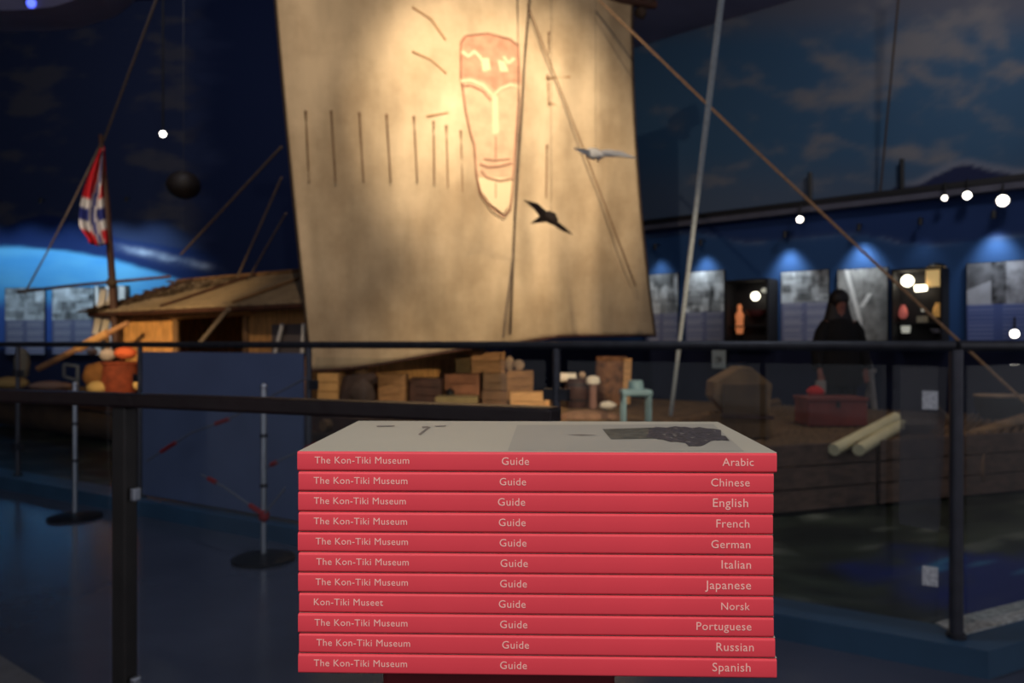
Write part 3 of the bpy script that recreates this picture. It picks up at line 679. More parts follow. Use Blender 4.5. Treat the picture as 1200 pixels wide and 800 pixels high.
obj('knob', MB().lathe(b3+UP*.295, [(.07, 0), (.065, .07), (.05, .08)], 10), bl_m, stl)
sack(690, 498, 480, 72, 7.3, 'flat pinkish brown sack lying on deck in front of the barrel', M('pink_sack', lin(150, 112, 86), .9, 0, .3, 8, .4, 40), jit=.1, dy=.5)
sack(712, 480, 470, 20, 8.0, 'small cream cloth bundle at the foot of the bark log', MATS['white_cloth'], 'bundle', 'bundle')
# gabled bag
gb = thing('gabled_crate', 'brown canvas covered box with a peaked top on the bow deck', 'box', on(874, 505))
g0 = on(875, 513); d = g0.y; can = M('brown_canvas', lin(128, 98, 66), .9, 0, .35, 6, .5, 40)
obj('lower_box', MB().box(g0+Vector((.0, .15, .09)), (.40, .3, .18)), can, gb, bevel=.01)
mb = MB().poly([P(836, 466, d-.03), P(852, 484, d-.03), P(902, 486, d-.03), P(905, 450, d-.03), P(880, 430, d-.03), P(868, 430, d-.03), P(838, 448, d-.03)], (0.02, .32, 0))
obj('hood', mb, can, gb, bevel=.006)
obj('front_flap', MB().obox(P(873, 468, d-.05), (.16, 0, 0), (0, .006, 0), (0, 0, .11)), M('dark_canvas', lin(90, 68, 46), .9, 0, .3, 6), gb)
obj('rim', MB().obox(P(876, 488, d-.04), (.19, 0, -.008), (0, .02, 0), (0, 0, .014)), darkwood, gb)
# red chest
rc = thing('chest', 'dull red wooden chest on deck below the person in black', 'chest', on(982, 497))
r0 = on(982, 499); rm = M('dull_red_paint', lin(120, 50, 42), .7, 0, .35, 5)
obj('body', MB().box(r0+Vector((0, .16, .105)), (.50, .32, .21)), rm, rc, bevel=.006); obj('lid', MB().box(r0+Vector((0, .16, .225)), (.52, .34, .03)), rm, rc, bevel=.005)
obj('clasp', MB().box(r0+Vector((0, -.006, .18)), (.03, .01, .05)), black, rc)
sack(956, 466, 452, 20, 7.2, 'bright red cloth heaped on the left end of the chest', M('bright_red_cloth', lin(190, 40, 40), .9), 'cloth', 'cloth')
# pale poles at the bow
for (a0, b0_, l_) in (((977, 527), (1050, 489), 'upper of two thick cream poles leaning over the bow logs'), ((1006, 527), (1056, 497), 'lower of two thick cream poles leaning over the bow logs')):
    tag(obj('cream_pole', MB().tube([P(*a0, 5.32), P(*b0_, 6.0)], .042, 12), M('cream_wood', lin(225, 212, 170), .6, 0, .1, 6)), l_, 'pole', 'cream poles at the bow')
# coil, tub and canes at the far right
tub = thing('tub', 'black tub with a pale rim behind the corner post', 'tub', P(1172, 500, 7.3))
t0 = P(1172, 504, 7.2); t0.z = .5; obj('tub_body', MB().lathe(t0, [(.15, 0), (.2, .1), (.21, .2)], 18, 1.1, .8), black, tub); obj('rim', MB().lathe(t0+UP*.2, [(.21, 0), (.218, .012), (.205, .02)], 18, 1.1, .8), cl1, tub)
pts = []
for i in range(50):
    a = i*.55; r_ = .09+.0012*i; pts.append(P(1072, 478, 6.0)+Vector((r_*math.cos(a), r_*math.sin(a)*.8, -.0+.0018*i)))
zz = .5
for p in pts: p.z += 0
tag(obj('rope_coil', MB().tube([Vector((p.x, p.y, p.z-pts[0].z+.5)) for p in pts], .014, 6), rope_m), 'coil of pale rope seen behind the hazy reflection in the glass', 'rope')
rope('pale rope end trailing on the bow beside the corner post', [on(1098, 480)+UP*.04, on(1108, 490)+UP*.03, P(1128, 512, 6.0)], .016, rope_m)
tag(obj('spar', MB().tube([P(1122, 516, 6.05), P(1215, 486, 6.9)], .05, 10), M('tan_spar', lin(150, 116, 78), .8, 0, .3, 6)), 'tan spar lying along the bow edge right of the corner post', 'spar')
# stern heap on the left
sb = M('rust_basket', lin(140, 62, 38), .9, 0, .4, 10, .6, 60)
bk = thing('basket', 'rust brown basket with a round orange bundle, left of the cabin', 'basket', P(140, 466, 10.0))
k0 = P(141, 463, 10.0); k0.z = .52; obj('basket_body', MB().lathe(k0, [(.17, 0), (.22, .2), (.20, .42)], 16), sb, bk); obj('rim', MB().tube([k0+UP*.42+Vector((.21*math.cos(a), .21*math.sin(a), 0)) for a in [i*.5236 for i in range(13)]], .022, 6), sb, bk)
sack(147, 421, 406, 25, 10.0, 'round orange bundle on top of the rust brown basket', M('orange_cloth', lin(215, 100, 58), .9), 'bundle', 'bundle', .05)
sack(126, 423, 408, 18, 10.3, 'white rounded bundle left of the orange one', M('white_bundle', lin(185, 170, 165), .9), 'bundle', 'bundle', .05)
sack(108, 416, 408, 13, 10.5, 'small white enamel bowl shaped bundle hanging by the steering oar', MATS['white_bundle'], 'bundle', 'bundle', .05)
sack(113, 456, 424, 30, 10.2, 'brown sack leaning on the stern, left of the basket', M('ochre_sack', lin(140, 92, 48), .9, 0, .3, 8))
sack(115, 462, 446, 24, 9.9, 'pale yellow cloth in front of the brown stern sack', M('yellow_cloth', lin(205, 170, 110), .9), 'cloth', 'cloth')
sack(162, 457, 446, 12, 9.9, 'little cream bundle at the foot of the basket', MATS['yellow_cloth'], 'bundle', 'bundle')
sack(60, 458, 446, 50, 10.6, 'flat pinkish cream sailcloth folded on the stern', M('pinkish_cloth', lin(185, 150, 135), .9), 'cloth', 'cloth', .1, .5)
sack(12, 456, 441, 44, 10.6, 'yellowish cloth folded on the far left of the stern', MATS['yellow_cloth'], 'cloth', 'cloth', .1, .5)
sack(26, 444, 408, 18, 10.8, 'grey upright canvas roll at the far left of the stern', M('grey_roll', lin(150, 145, 130), .9), 'roll', 'canvas roll', .1)
fr = thing('folding_frame', 'small bluish white metal frame standing behind the left stanchion', 'frame', P(82, 450, 10.3))
for (a0, b0_) in (((75, 427), (92, 429)), ((75, 427), (75, 441)), ((75, 441), (88, 445)), ((91, 429), (91, 460))): obj('bar', MB().tube([P(*a0, 10.2), P(*b0_, 10.2)], .022, 6), M('blue_white', lin(82, 90, 108), .6), fr)

# ------------------------------------------------------------ birds
def bird(label, body, wings, mat, d):
    r = thing('seabird', label, 'bird', P(*body[1], d))
    n = len(body); obj('body', MB().tube([P(x, y, d) for x, y in body], [.012, .045, .055, .04, .012][:n], 10), mat, r)
    for wg in wings: obj('wing', MB().poly([P(x, y, d+dz) for x, y, dz in wg], (0, -.012, .004)), mat, r)
    obj('hanging_line', MB().tube([P(*body[2], d)+UP*.04, P(*body[2], d)+UP*3.4], .0015, 4), black, r)
bird('white seabird gliding in front of the right edge of the sail', [(684, 178), (690, 179), (698, 181), (704, 184), (700, 190)],
     [[(694, 178, 0), (684, 175, -.2), (672, 174, -.3), (682, 180, -.2), (694, 184, 0)], [(698, 178, 0), (712, 176, .1), (728, 178, .2), (746, 186, .3), (728, 184, .2), (710, 184, .1), (700, 186, 0)]], M('white_feather', (.95, .93, .85), .7), 6.85)
bird('dark seabird gliding in front of the sail below the mask', [(636, 249), (641, 252), (646, 255), (650, 260), (652, 264)],
     [[(640, 248, 0), (630, 239, -.2), (614, 235, -.3), (626, 245, -.2), (634, 256, -.1), (622, 262, -.15), (642, 260, 0)], [(651, 259, 0), (656, 262, .1), (671, 275, .3), (660, 271, .2), (650, 265, 0)]], M('dark_feather', lin(52, 40, 34), .8), 6.9)

# ------------------------------------------------------------ painted sea inside the railing
def railY(x): return 2.87-.61*(x-1.66)
COR = Vector((1.66, 2.87, 0)); DL = Vector((-.8537, .5208, 0)); DR = Vector((.894, .447, 0))
def scol(x, y):
    dc = math.hypot(x-2.5, y-3.7); n = fbm((x*2, y*2, 0)); n3 = fbm((x*5, y*5, 4)); g = mix(lin(30, 34, 30), lin(64, 72, 58), .45+n+n3*.5); g = mix(g, lin(112, 116, 104), sst(.35, .7, n3+.4*n))
    dist_edge = (y-railY(x))*.85
    b = sst(.42, .15, dist_edge+.12*n) if x < 1.5 else sst(.8, .45, dc+.3*n)
    c = mix(g, lin(24, 44, 120), b)
    if x > 1.9 and abs(dc-.36-.1*math.sin(x*6)) < .025: c = lin(70, 130, 170)  # cyan highlight painted along the wave curve
    return c
vs = []; cs = []; fs = []; nX, nY = 150, 110
x0, x1, y0, y1 = -12.8, 9.5, 2.9, 15.8
def inside(x, y):
    if y < railY(x)+.16 and x < 1.75: return False
    if x >= 1.7 and y < 2.87+.5*(x-1.66)+.16: return False
    if y > 16.02-.1 - max(0, x)*.884-.1 and x > 0: return False
    return True
idx = {}
for j in range(nY+1):
    for i in range(nX+1):
        x = x0+(x1-x0)*i/nX; t = j/nY
        lo = max(railY(x)+.15, 2.87+.5*(x-1.66)+.15); hi = 15.8-max(0, x)*.884; y = lo+(hi-lo)*t**1.6 if hi > lo else lo
        bump = .035*(.5+.5*fbm((x*1.6, y*1.6, 1))); 
        vs.append(Vector((x, y, .004+max(0, bump)))); cs.append(scol(x, y))
for j in range(nY):
    for i in range(nX):
        x = x0+(x1-x0)*(i+1)/nX
        if 15.8-max(0, x)*.884 > max(railY(x), 2.87+.5*(x-1.66))+.2: fs.append((j*(nX+1)+i, j*(nX+1)+i+1, (j+1)*(nX+1)+i+1, (j+1)*(nX+1)+i))
me = bpy.data.meshes.new('painted_sea'); me.from_pydata(vs, [], fs); at = me.color_attributes.new('pigment', 'FLOAT_COLOR', 'POINT'); at.data.foreach_set('color', [c for q in cs for c in (*q, 1)])
me.materials.append(MV('sea_paint', .45)); me.shade_smooth(); se = bpy.data.objects.new('painted_sea', me); C.objects.link(se)
tag(se, 'dark rippled green and blue display sea around the raft', 'sea', kind='stuff')
# kerb
kb = M('blue_kerb', lin(58, 92, 120), .45, 0, .2, 3); kw = M('speckled_kerb', lin(200, 203, 198), .8, 0, .5, 60)
mb = MB(); nL = Vector((.5208, .8537, 0)); nR = Vector((-.447, .894, 0))
e1 = COR+DL*11; e2 = COR+DR*6.5
co_out = COR+Vector((.04, -.13, 0)); co_in = COR+Vector((.0, .14, 0))
mb.poly([co_out, co_in, e1+nL*.12, e1-nL*.12], (0, 0, .1)); struct('trim_7', mb, kb)
mb = MB(); mb.poly([co_out, e2-nR*.12, e2+nR*.12, co_in], (0, 0, .1)); struct('trim_8', mb, kb)
struct('trim_9', MB().poly([co_in+UP*.101+Vector((.02, -.13, 0)), e2-nR*.06+UP*.101, e2+nR*.12+UP*.101, co_in+UP*.101], (0, 0, .006)), kw)

# ------------------------------------------------------------ far railing
rl = thing('railing', 'dark steel railing with glass panes around the raft pool', 'railing', (COR.x, COR.y, .1))
ZR = 1.19
ps = [COR+DL*(1.69*i) for i in range(0, 7)]
pr = [COR+DR*(1.69*i) for i in range(1, 4)]
obj('handrail', MB().tube([COR+UP*ZR-DL*.0, *[p+UP*ZR for p in ps[1:]]], .021, 10), steel_dark, rl)
obj('handrail', MB().tube([COR+UP*ZR, *[p+UP*ZR for p in pr]], .021, 10), steel_dark, rl)
for i, p in enumerate(ps+pr):
    q = obj('post', MB().tube([p+UP*.115, p+UP*(ZR-.015)], .019 if i else .024, 12), steel_post, rl)
    obj('base_flange', MB().tube([p+UP*.101, p+UP*.118], .034, 14), steel_dark, q)
def pane(p0, p1, n, mat):
    dv = (p1-p0).normalized(); a, b = p0+dv*.06, p1-dv*.06
    g = obj('glass_pane', MB().obox((a+b)/2+UP*.63, (b-a)/2, n*.004, UP*.485), mat, rl)
    for q, s in ((a, 1), (b, -1)):
        if (q-COR).length < .2: continue
        for z in (.34, .95): obj('glass_clamp', MB().obox(q+UP*z-dv*s*.022, dv*.03, n*.014, UP*.028), steel_dark, rl)
for i in range(6):
    if i == 2: continue
    pane(ps[i], ps[i+1], nL, GLASS)
pane(COR, pr[0], nR, GLASS); pane(pr[0], pr[1], nR, GLASS); pane(pr[1], pr[2], nR, GLASS)
pb = M('slate_blue_board', lin(98, 112, 146), .6, 0, .1, 3)
a, b = ps[2], ps[3]; ipn = obj('infill_panel', MB().obox((a+b)/2+UP*.63, (b-a)/2*.95, nL*.012, UP*.51), pb, rl, bevel=.004); ipn['label'] = 'solid slate blue board between two posts'
white_tag = M('white_clip', (.95, .96, .98), .4, 0, .4, 90)
for z in (.985, .32):
    t = obj('glass_clamp', MB().obox(COR+DL*.085+UP*z-nL*.014, DL*.026, nL*.01, UP*.034), white_tag, rl); t['label'] = 'white mottled clamp'
# sheet added to stand in for a pale reflection in the glass
q0, q1 = P(1055, 430, railY(1)*1), None
def onrail(px, py, off=.015):
    k = (px-600)/F; d = 3.883/(1+.61*k); return P(px, py, d)-nL*off
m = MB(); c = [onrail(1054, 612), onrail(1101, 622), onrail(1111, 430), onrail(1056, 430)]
m.poly(c, nL*.003); tag(obj('reflection_sheet', m, HAZE), 'hazy reflection in the glass left of the corner post, made as a sheet', 'sheet')
# near railing (visitor side)
nr = thing('railing', 'near dark wooden handrail on a black post at the lower left', 'railing', (-.75, 1.48, 0))
n0 = P(-260, 463, 1.95); n1 = P(0, 463, 1.60); n2 = P(652, 487.5, 1.06); 
dv = (n2-n1); dvn = Vector((dv.x, dv.y, 0)).normalized(); nn = Vector((dvn.y, -dvn.x, 0)); nn = nn if nn.y < 0 else -nn
wr2 = M('dark_brown_rail', lin(44, 27, 24), .45, 0, .3, 6, .2, 30)
n0 = n1-dv*.35
obj('handrail', MB().obox((n0+n2)/2, (n2-n0)/2, nn*.022, UP*.0125), wr2, nr, bevel=.005)
def npost(p): 
    q = obj('post', MB().obox((p.x, p.y, p.z/2-.006), dvn*.019, nn*.014, UP*(p.z/2-.006)), M('near_post_paint', (.05, .044, .038), .4, .3, .2, 15), nr, bevel=.004)
    for z in (.92, .57, .2):
        obj('glass_clamp', MB().obox(Vector((p.x, p.y, z))+dvn*.030, dvn*.007, nn*.008, UP*.012), chrome, nr, bevel=.003)
tp = (145-0)/640; 
k = (146-600)/F; s_ = (k*n1.y-n1.x)/(dv.x-k*dv.y); pn = n1+dv*s_; npost(pn)
n_c = n2-dvn*.02; npost(n_c+nn*.0)
a, b = pn+dvn*.045, n_c-dvn*.05
obj('glass_pane', MB().obox(Vector(((a.x+b.x)/2, (a.y+b.y)/2, .562)), (Vector((b.x, b.y, 0))-Vector((a.x, a.y, 0)))/2, nn*.004, UP*.522), GLASS_D, nr)
a, b = pn-dvn*1.1, pn-dvn*.045
obj('glass_pane', MB().obox(Vector(((a.x+b.x)/2, (a.y+b.y)/2, .562)), (Vector((b.x, b.y, 0))-Vector((a.x, a.y, 0)))/2, nn*.004, UP*.522), GLASS_D, nr)
# grey walkway edge at lower left
w0 = P(-40, 742, 1.17*F/340); w1 = P(52, 800, 1.17*F/398); w0.z = w1.z = 0; wd = (w1-w0).normalized(); wn = Vector((-wd.y, wd.x, 0)); wn = wn if wn.y < 0 else -wn
struct('trim_10', MB().poly([w0-wd*3, w1+wd*1.3, w1+wd*1.3+wn*.5, w0-wd*3+wn*.5], (0, 0, .03)), M('grey_walkway', lin(110, 104, 104), .8, 0, .15, 20))

# ------------------------------------------------------------ stanchions and barrier tape
def stanchion(px, py, top, label):
    d = EYE*F/(py-HOR); b = Vector(((px-600)/F*d, d, 0)); zt = EYE-(top-HOR)/F*d
    r = thing('stanchion', label, 'stanchion', b, 'barrier stanchions on the blue floor')
    obj('base', MB().lathe(b, [(.17, .001), (.17, .015), (.10, .03), (.03, .04)], 28), M('dark_base', (.004, .005, .008), .5), r)
    obj('pole', MB().tube([b+UP*.035, b+UP*zt], .0165, 12), chrome, r)
    for z in (zt-.28, zt*.42): obj('collar', MB().tube([b+UP*z, b+UP*(z+.02)], .021, 12), steel_dark, r)
    obj('cap', MB().ball(b+UP*zt, .019), chrome, r)
    return b
s1 = stanchion(88, 607, 450, 'chrome stanchion at the left, before the curb below the flag mast')
s2 = stanchion(309, 656, 453, 'chrome stanchion in front of the slate blue board, nearer the books')
redm = M('red_plastic', lin(150, 36, 40), .5); whm = M('white_plastic', lin(110, 112, 122), .5)
def tape(pts, label, d):
    pts = [P(x, y, dd) for (x, y), dd in zip(pts, d)]
    out = []
    for i in range(len(pts)-1):
        for k in range(6): out.append(pts[i].lerp(pts[i+1], k/6))
    out.append(pts[-1]); r = thing('barrier_tape', label, 'barrier tape', out[0])
    i = 0
    while i < len(out)-1:
        j = min(i+2, len(out)-1); redp = (i//2) % 4 == 1
        obj('red_band' if redp else 'pale_band', MB().tube(out[i:j+1], (.014 if redp else .006), 6), redm if redp else whm, r); i = j
tape([(172, 540), (224, 507), (268, 491), (358, 443)], 'striped barrier cord rising rightwards across the slate blue board', [5.2, 5.0, 4.8, 4.4])
tape([(236, 556), (262, 570), (309, 603), (334, 572)], 'sagging barrier cord tied low on the nearer stanchion', [4.55, 4.4, 4.22, 4.2])
tape([(312, 548), (330, 538), (372, 520)], 'short barrier cord leaving the nearer stanchion to the right', [4.22, 4.15, 4.1])
tag(obj('cord_knot', MB().ball(s2+UP*.245+Vector((.01, -.02, 0)), .032, (1, 1, 1), 8, 6, .5), redm), 'red knotted cord bunch low on the nearer stanchion', 'knot')

# ------------------------------------------------------------ person in black by the wall
PD = 9.1; X0 = (984-600)/F*PD
def pp(px, py, dy=0): return P(px, py, PD)+Vector((0, dy, 0))
per = thing('person', 'person in a black coat with long dark hair standing beyond the raft', 'person', (X0, PD, 0))
def skin_mesh(name, verts, edges, radii, mat, parent, root=0, sub=1):
    me = bpy.data.meshes.new(name); bm = bmesh.new(); ly = bm.verts.layers.skin.verify(); off = Vector(parent['_w'])
    bv = [bm.verts.new(Vector(v)-off) for v in verts]
    for a, b in edges: bm.edges.new((bv[a], bv[b]))
    for i, v in enumerate(bv):
        rr = radii[i]; v[ly].radius = rr if isinstance(rr, tuple) else (rr, rr); v[ly].use_root = (i == root)
    bm.to_mesh(me); bm.free(); o = bpy.data.objects.new('tmp', me); C.objects.link(o)
    o.modifiers.new('s', 'SKIN'); m = o.modifiers.new('d', 'SUBSURF'); m.levels = m.render_levels = sub
    dg = bpy.context.evaluated_depsgraph_get(); m2 = bpy.data.meshes.new_from_object(o.evaluated_get(dg)); bpy.data.objects.remove(o)
    m2.materials.clear(); m2.materials.append(mat); m2.shade_smooth(); m2.name = name
    o = bpy.data.objects.new(name, m2); C.objects.link(o); o.parent = parent; o['_w'] = list(off); return o
cx = X0
skin_c = M('skin', lin(150, 96, 84), .6); coatm = M('black_coat', (.004, .003, .004), .9, 0, .3, 10); hairm = M('dark_hair', (.012, .008, .01), .6, 0, .3, 20)
Vv = lambda x, y, z: (cx+x, PD+y, z)
verts = [Vv(0, 0, .92), Vv(0, 0, 1.15), Vv(0, .01, 1.38), Vv(0, 0, 1.50), Vv(0, -.01, 1.58), Vv(0, -.02, 1.68), Vv(0, -.01, 1.76),   # 0-6 trunk, neck, head
         Vv(-.17, .01, 1.42), Vv(-.24, .0, 1.16), Vv(-.27, -.08, .92), Vv(-.275, -.11, .84),     # 7-10 arm
         Vv(.17, .01, 1.42), Vv(.24, .0, 1.16), Vv(.27, -.06, .92), Vv(.275, -.08, .84),         # 11-14 arm
         Vv(-.09, 0, .86), Vv(-.10, -.01, .5), Vv(-.10, .02, .09), Vv(-.11, -.14, .04),          # 15-18 leg
         Vv(.09, 0, .86), Vv(.10, -.02, .5), Vv(.11, .02, .09), Vv(.13, -.14, .04)]
edges = [(0, 1), (1, 2), (2, 3), (3, 4), (4, 5), (5, 6), (2, 7), (7, 8), (8, 9), (9, 10), (2, 11), (11, 12), (12, 13), (13, 14), (0, 15), (15, 16), (16, 17), (17, 18), (0, 19), (19, 20), (20, 21), (21, 22)]
radii = [(.15, .11), (.13, .10), (.15, .11), .05, .055, (.075, .09), (.06, .07), .06, .048, .033, .028, .06, .048, .033, .028, .085, .058, .042, .038, .085, .058, .042, .038]
for hx, base in ((-1, 10), (1, 14)):          # fingers
    b0_ = verts[base]
    for f_, (fx, ln) in enumerate(((-.022, .06), (-.008, .072), (.008, .068), (.022, .055))):
        i0 = len(verts); verts += [(b0_[0]+fx, b0_[1]-.012, b0_[2]-.045), (b0_[0]+fx*1.05, b0_[1]-.02, b0_[2]-.045-ln*.6), (b0_[0]+fx, b0_[1]-.005, b0_[2]-.045-ln)]
        edges += [(base, i0), (i0, i0+1), (i0+1, i0+2)]; radii += [.010, .009, .007]
    i0 = len(verts); verts += [(b0_[0]-hx*.03, b0_[1]-.02, b0_[2]-.03), (b0_[0]-hx*.035, b0_[1]-.03, b0_[2]-.065)]; edges += [(base, i0), (i0, i0+1)]; radii += [.011, .009]
obj_b = skin_mesh('body', verts, edges, radii, skin_c, per)
# face details
for sx in (-1, 1): obj('eye', MB().ball(Vector(Vv(sx*.03, -.108, 1.69)), .011), black, per)
obj('nose', MB().ball(Vector(Vv(0, -.118, 1.66)), .014, (.8, 1, 1.6)), skin_c, per); obj('mouth', MB().ball(Vector(Vv(0, -.104, 1.615)), .02, (1, .4, .3)), M('lips', lin(120, 60, 60), .6), per)
# hair: cap and long falling sides
mb = MB(); mb.ball(Vector(Vv(0, .02, 1.725)), .115, (.98, 1.0, 1.05), 16, 10)
obj('hair', mb.lathe(Vv(0, .05, 1.30), [(.20, 0), (.19, .12), (.15, .25), (.125, .36), (.105, .44)], 18, 1.0, .66), hairm, per)
# coat
mb = MB().lathe(Vv(0, 0, .70), [(.27, 0), (.265, .1), (.24, .3), (.22, .5), (.215, .62), (.20, .70), (.14, .77), (.07, .81)], 24, 1.0, .62)
coat = obj('coat', mb, coatm, per)
for sx in (-1, 1):
    obj('sleeve', MB().tube([Vv(sx*.15, 0, 1.44), Vv(sx*.21, 0, 1.32), Vv(sx*.265, 0, 1.12), Vv(sx*.29, -.08, .90)], [.07, .085, .078, .06], 12), coatm, coat)
    obj('trouser_leg', MB().tube([Vv(sx*.09, 0, .85), Vv(sx*.10, -.01, .5), Vv(sx*.105, .02, .10)], [.11, .085, .07], 12), M('black_trousers', (.004, .004, .006), .9), per)
    obj('shoe', MB().ball(Vector(Vv(sx*.115, -.06, .045)), .045, (1, 2.4, 1), 12, 8), black, per)
bg = thing('carrier_bag', 'pale small bag held by the person in black', 'bag', Vv(-.27, -.14, .66))
bx = Vector(Vv(-.275, -.12, .72)); obj('bag_body', MB().box(bx-UP*.03, (.11, .06, .15)), M('pale_bag', lin(150, 140, 135), .7), bg, bevel=.01)
obj('handle', MB().tube([bx+Vector((-.03, 0, .04)), bx+Vector((-.02, 0, .075)), bx+Vector((.02, 0, .075)), bx+Vector((.03, 0, .04))], .004, 6), black, bg)
# pale trestle beside the person
tz = thing('trestle', 'pale wooden trestle standing right of the person in black', 'trestle', (*P(1016, 455, 9.3).xy, 0))
pm = M('pale_trestle', lin(170, 160, 155), .8, 0, .2, 8)
obj('leg', MB().tube([P(1011, 408, 9.3), P(1020, 440, 9.3), P(1030, 521, 9.3)], [.035, .04, .03], 7), pm, tz); obj('leg', MB().tube([P(1014, 410, 9.35), P(1022, 436, 9.45), P(1006, 515, 9.6)], [.035, .03, .025], 7), pm, tz)
obj('crossbar', MB().tube([P(1002, 440, 9.3), P(1026, 434, 9.35)], .025, 7), pm, tz)

# ------------------------------------------------------------ books
langs = ['Arabic', 'Chinese', 'English', 'French', 'German', 'Italian', 'Japanese', 'Norsk', 'Portuguese', 'Russian', 'Spanish']
spine_m = M('red_spine', lin(228, 66, 80), .6, 0, .05, 30); cover_m = M('grey_cover', lin(176, 174, 160), .6, 0, .05, 10)
page_m = M('page_edge', lin(225, 215, 200), .8, 0, .1, 300); ink = M('pale_pink_ink', lin(252, 196, 186), .6)
TH = .00897; BW = .2107; BD = .118
CX, CY = .0107, .3375; YAW = R(-1.55)
def text_part(s, width, loc, rot, parent, name, height=None, align='L'):
    cu = bpy.data.curves.new('t', 'FONT'); cu.body = s; cu.size = .0042; cu.resolution_u = 3;  cu.space_character = 1.06; cu.extrude = .00003
    o = bpy.data.objects.new('t', cu); C.objects.link(o)
    me = bpy.data.meshes.new_from_object(o.evaluated_get(bpy.context.evaluated_depsgraph_get())); bpy.data.objects.remove(o)
    xs = [v.co.x for v in me.vertices]; a, b = min(xs), max(xs); k = width/(b-a)
    for v in me.vertices:
        x = (v.co.x-a)*k; z = v.co.y*k*(1.0 if height is None else height)
        v.co = (x if align == 'L' else x-width, -v.co.z, z)
    me.materials.clear(); me.materials.append(ink); me.name = name
    o = bpy.data.objects.new(name, me); C.objects.link(o); o.parent = parent; o.location = loc; o['_w'] = [0, 0, 0]; return o
pxm = CY/F
leftx = [367, 366, 366, 366, 368, 369, 368, 366, 367, 369, 366]; lw = [112, 111, 109, 110.5, 109.5, 109.5, 109.5, 82, 110, 111, 110.5]
gx = [588, 585.5, 583.5, 584.5, 585.5, 586.5, 586, 584.5, 586, 588.5, 586]; gw = [32, 31, 32, 31.5, 31.5, 32, 31.5, 31.5, 32, 31.5, 31.5]
rx = [881, 876.5, 874.5, 876, 877, 878, 878, 876.5, 878.5, 881, 877.5]; rw = [36, 44.5, 40.5, 38, 45, 34, 53, 33, 63.5, 43, 44]
lx = [348, 349.5, 349, 349.5, 348.5, 349.5, 349, 350, 349, 350, 349]; rgt = [910, 906.5, 906, 905.5, 905.5, 906, 906, 906, 906.5, 908, 910]
for i, lg in enumerate(langs):
    zt = 1.1524-TH*i; zc = zt-TH/2; x0_, x1_ = (lx[i]-600)*pxm*1.007, (rgt[i]-600)*pxm*.993; bw = x1_-x0_; bc = (x0_+x1_)/2
    cov = ['topmost, with a dark raft photo on its grey cover', '', '', '', '', '', '', '', '', '', ''][0] if i == 0 else ('lowest of the stack' if i == 10 else 'between %s and %s' % (langs[i-1], langs[i+1]))
    r = thing('guide_book', 'red booklet marked %s, %s' % (lg, cov), 'book', (bc, CY-(bc-CX)*math.sin(-YAW)*0, zt-TH), 'red guide booklets in the stack')
    pit = R(.75)*(1-i/10.5); r.rotation_euler = (pit, 0, YAW+R([0, .08, -.06, .05, -.1, .06, 0, -.08, .1, -.05, .04][i])); r['_w'] = [0, 0, 0]
    h = TH*.955; g = .0011
    # spine: rounded bar
    pr_ = []
    n = 5
    for a in range(n+1): t = math.pi/2*a/n; pr_.append((g-g*math.sin(t)*1.0, g-g*math.cos(t)))
    prof = [(.0040, 0)]+[(g-g*math.sin(math.pi/2*a/n), g-g*math.cos(math.pi/2*a/n)) for a in range(n+1)]+[(g-g*math.cos(math.pi/2*a/n), h-g+g*math.sin(math.pi/2*a/n)) for a in range(n+1)]+[(.0040, h)]
    m = MB(); np_ = len(prof); NS = 24; vsx = []
    for q in range(NS+1):
        x = -bw/2+bw*q/NS; dx_ = .00003*noise.noise(Vector((q*.3, i*3.1, 0)))
        for (y, z) in prof: vsx.append((x, y+dx_, z))
    fsx = [(q*np_+k, q*np_+(k+1) % np_, (q+1)*np_+(k+1) % np_, (q+1)*np_+k) for q in range(NS) for k in range(np_)]+[tuple(range(np_)), tuple(range(NS*np_, (NS+1)*np_))[::-1]]
    m.add(vsx, fsx, True); obj('spine', m, spine_m, r)
    fl_ = .0035 if i == 0 else 0
    top = MB(); NX = 20; vt = []
    for q in range(NX+1):
        for y in (.0012, .02, .06, BD):
            x = -bw/2+bw*q/NX; e = (y/BD); lift = .0009*sst(.85, 1, q/NX)*e*0
            vt.append((x*(1+.02*e*(1 if x > 0 else 0))+.0004, y, h-.0000))
    for q in range(NX+1):
        for y in (.0012, .02, .06, BD):
            x = -bw/2+bw*q/NX; vt.append((x*(1+.02*(y/BD)*(1 if x > 0 else 0))+.0004, y, h+.0002))
    o_ = (NX+1)*4; ft = [(q*4+k, q*4+k+1, q*4+5+k, q*4+4+k) for q in range(NX) for k in range(3)]; ft += [tuple(o_+v for v in f) for f in ft]
    ft += [(q*4+3, (q+1)*4+3, o_+(q+1)*4+3, o_+q*4+3) for q in range(NX)]+[(q*4, (q+1)*4, o_+(q+1)*4, o_+q*4) for q in range(NX)]+[(k, k+1, o_+k+1, o_+k) for k in range(3)]+[(NX*4+k, NX*4+k+1, o_+NX*4+k+1, o_+NX*4+k) for k in range(3)]
    top.add(vt, ft); obj('front_cover', top, cover_m, r)
    obj('back_cover', MB().box((0, BD/2+.001, .0002), (bw, BD-.003, .0003)), cover_m, r)
    obj('page_block', MB().box((0.0004, BD/2+.001, h/2), (bw-.0004, BD-.006, h-.0008)), page_m, r)
    zz = h*.5-.00118; fy = -.00014
    if i == 7: text_part('Kon-Tiki Museet', lw[i]*pxm, ((leftx[i]-600)*pxm-bc, fy, zz+.0003), 0, r, 'spine_lettering')
    else: text_part('The Kon-Tiki Museum', lw[i]*pxm, ((leftx[i]-600)*pxm-bc, fy, zz+.0003), 0, r, 'spine_lettering')
    text_part('Guide', gw[i]*pxm, ((gx[i]-600)*pxm-bc, fy, zz), 0, r, 'spine_lettering')
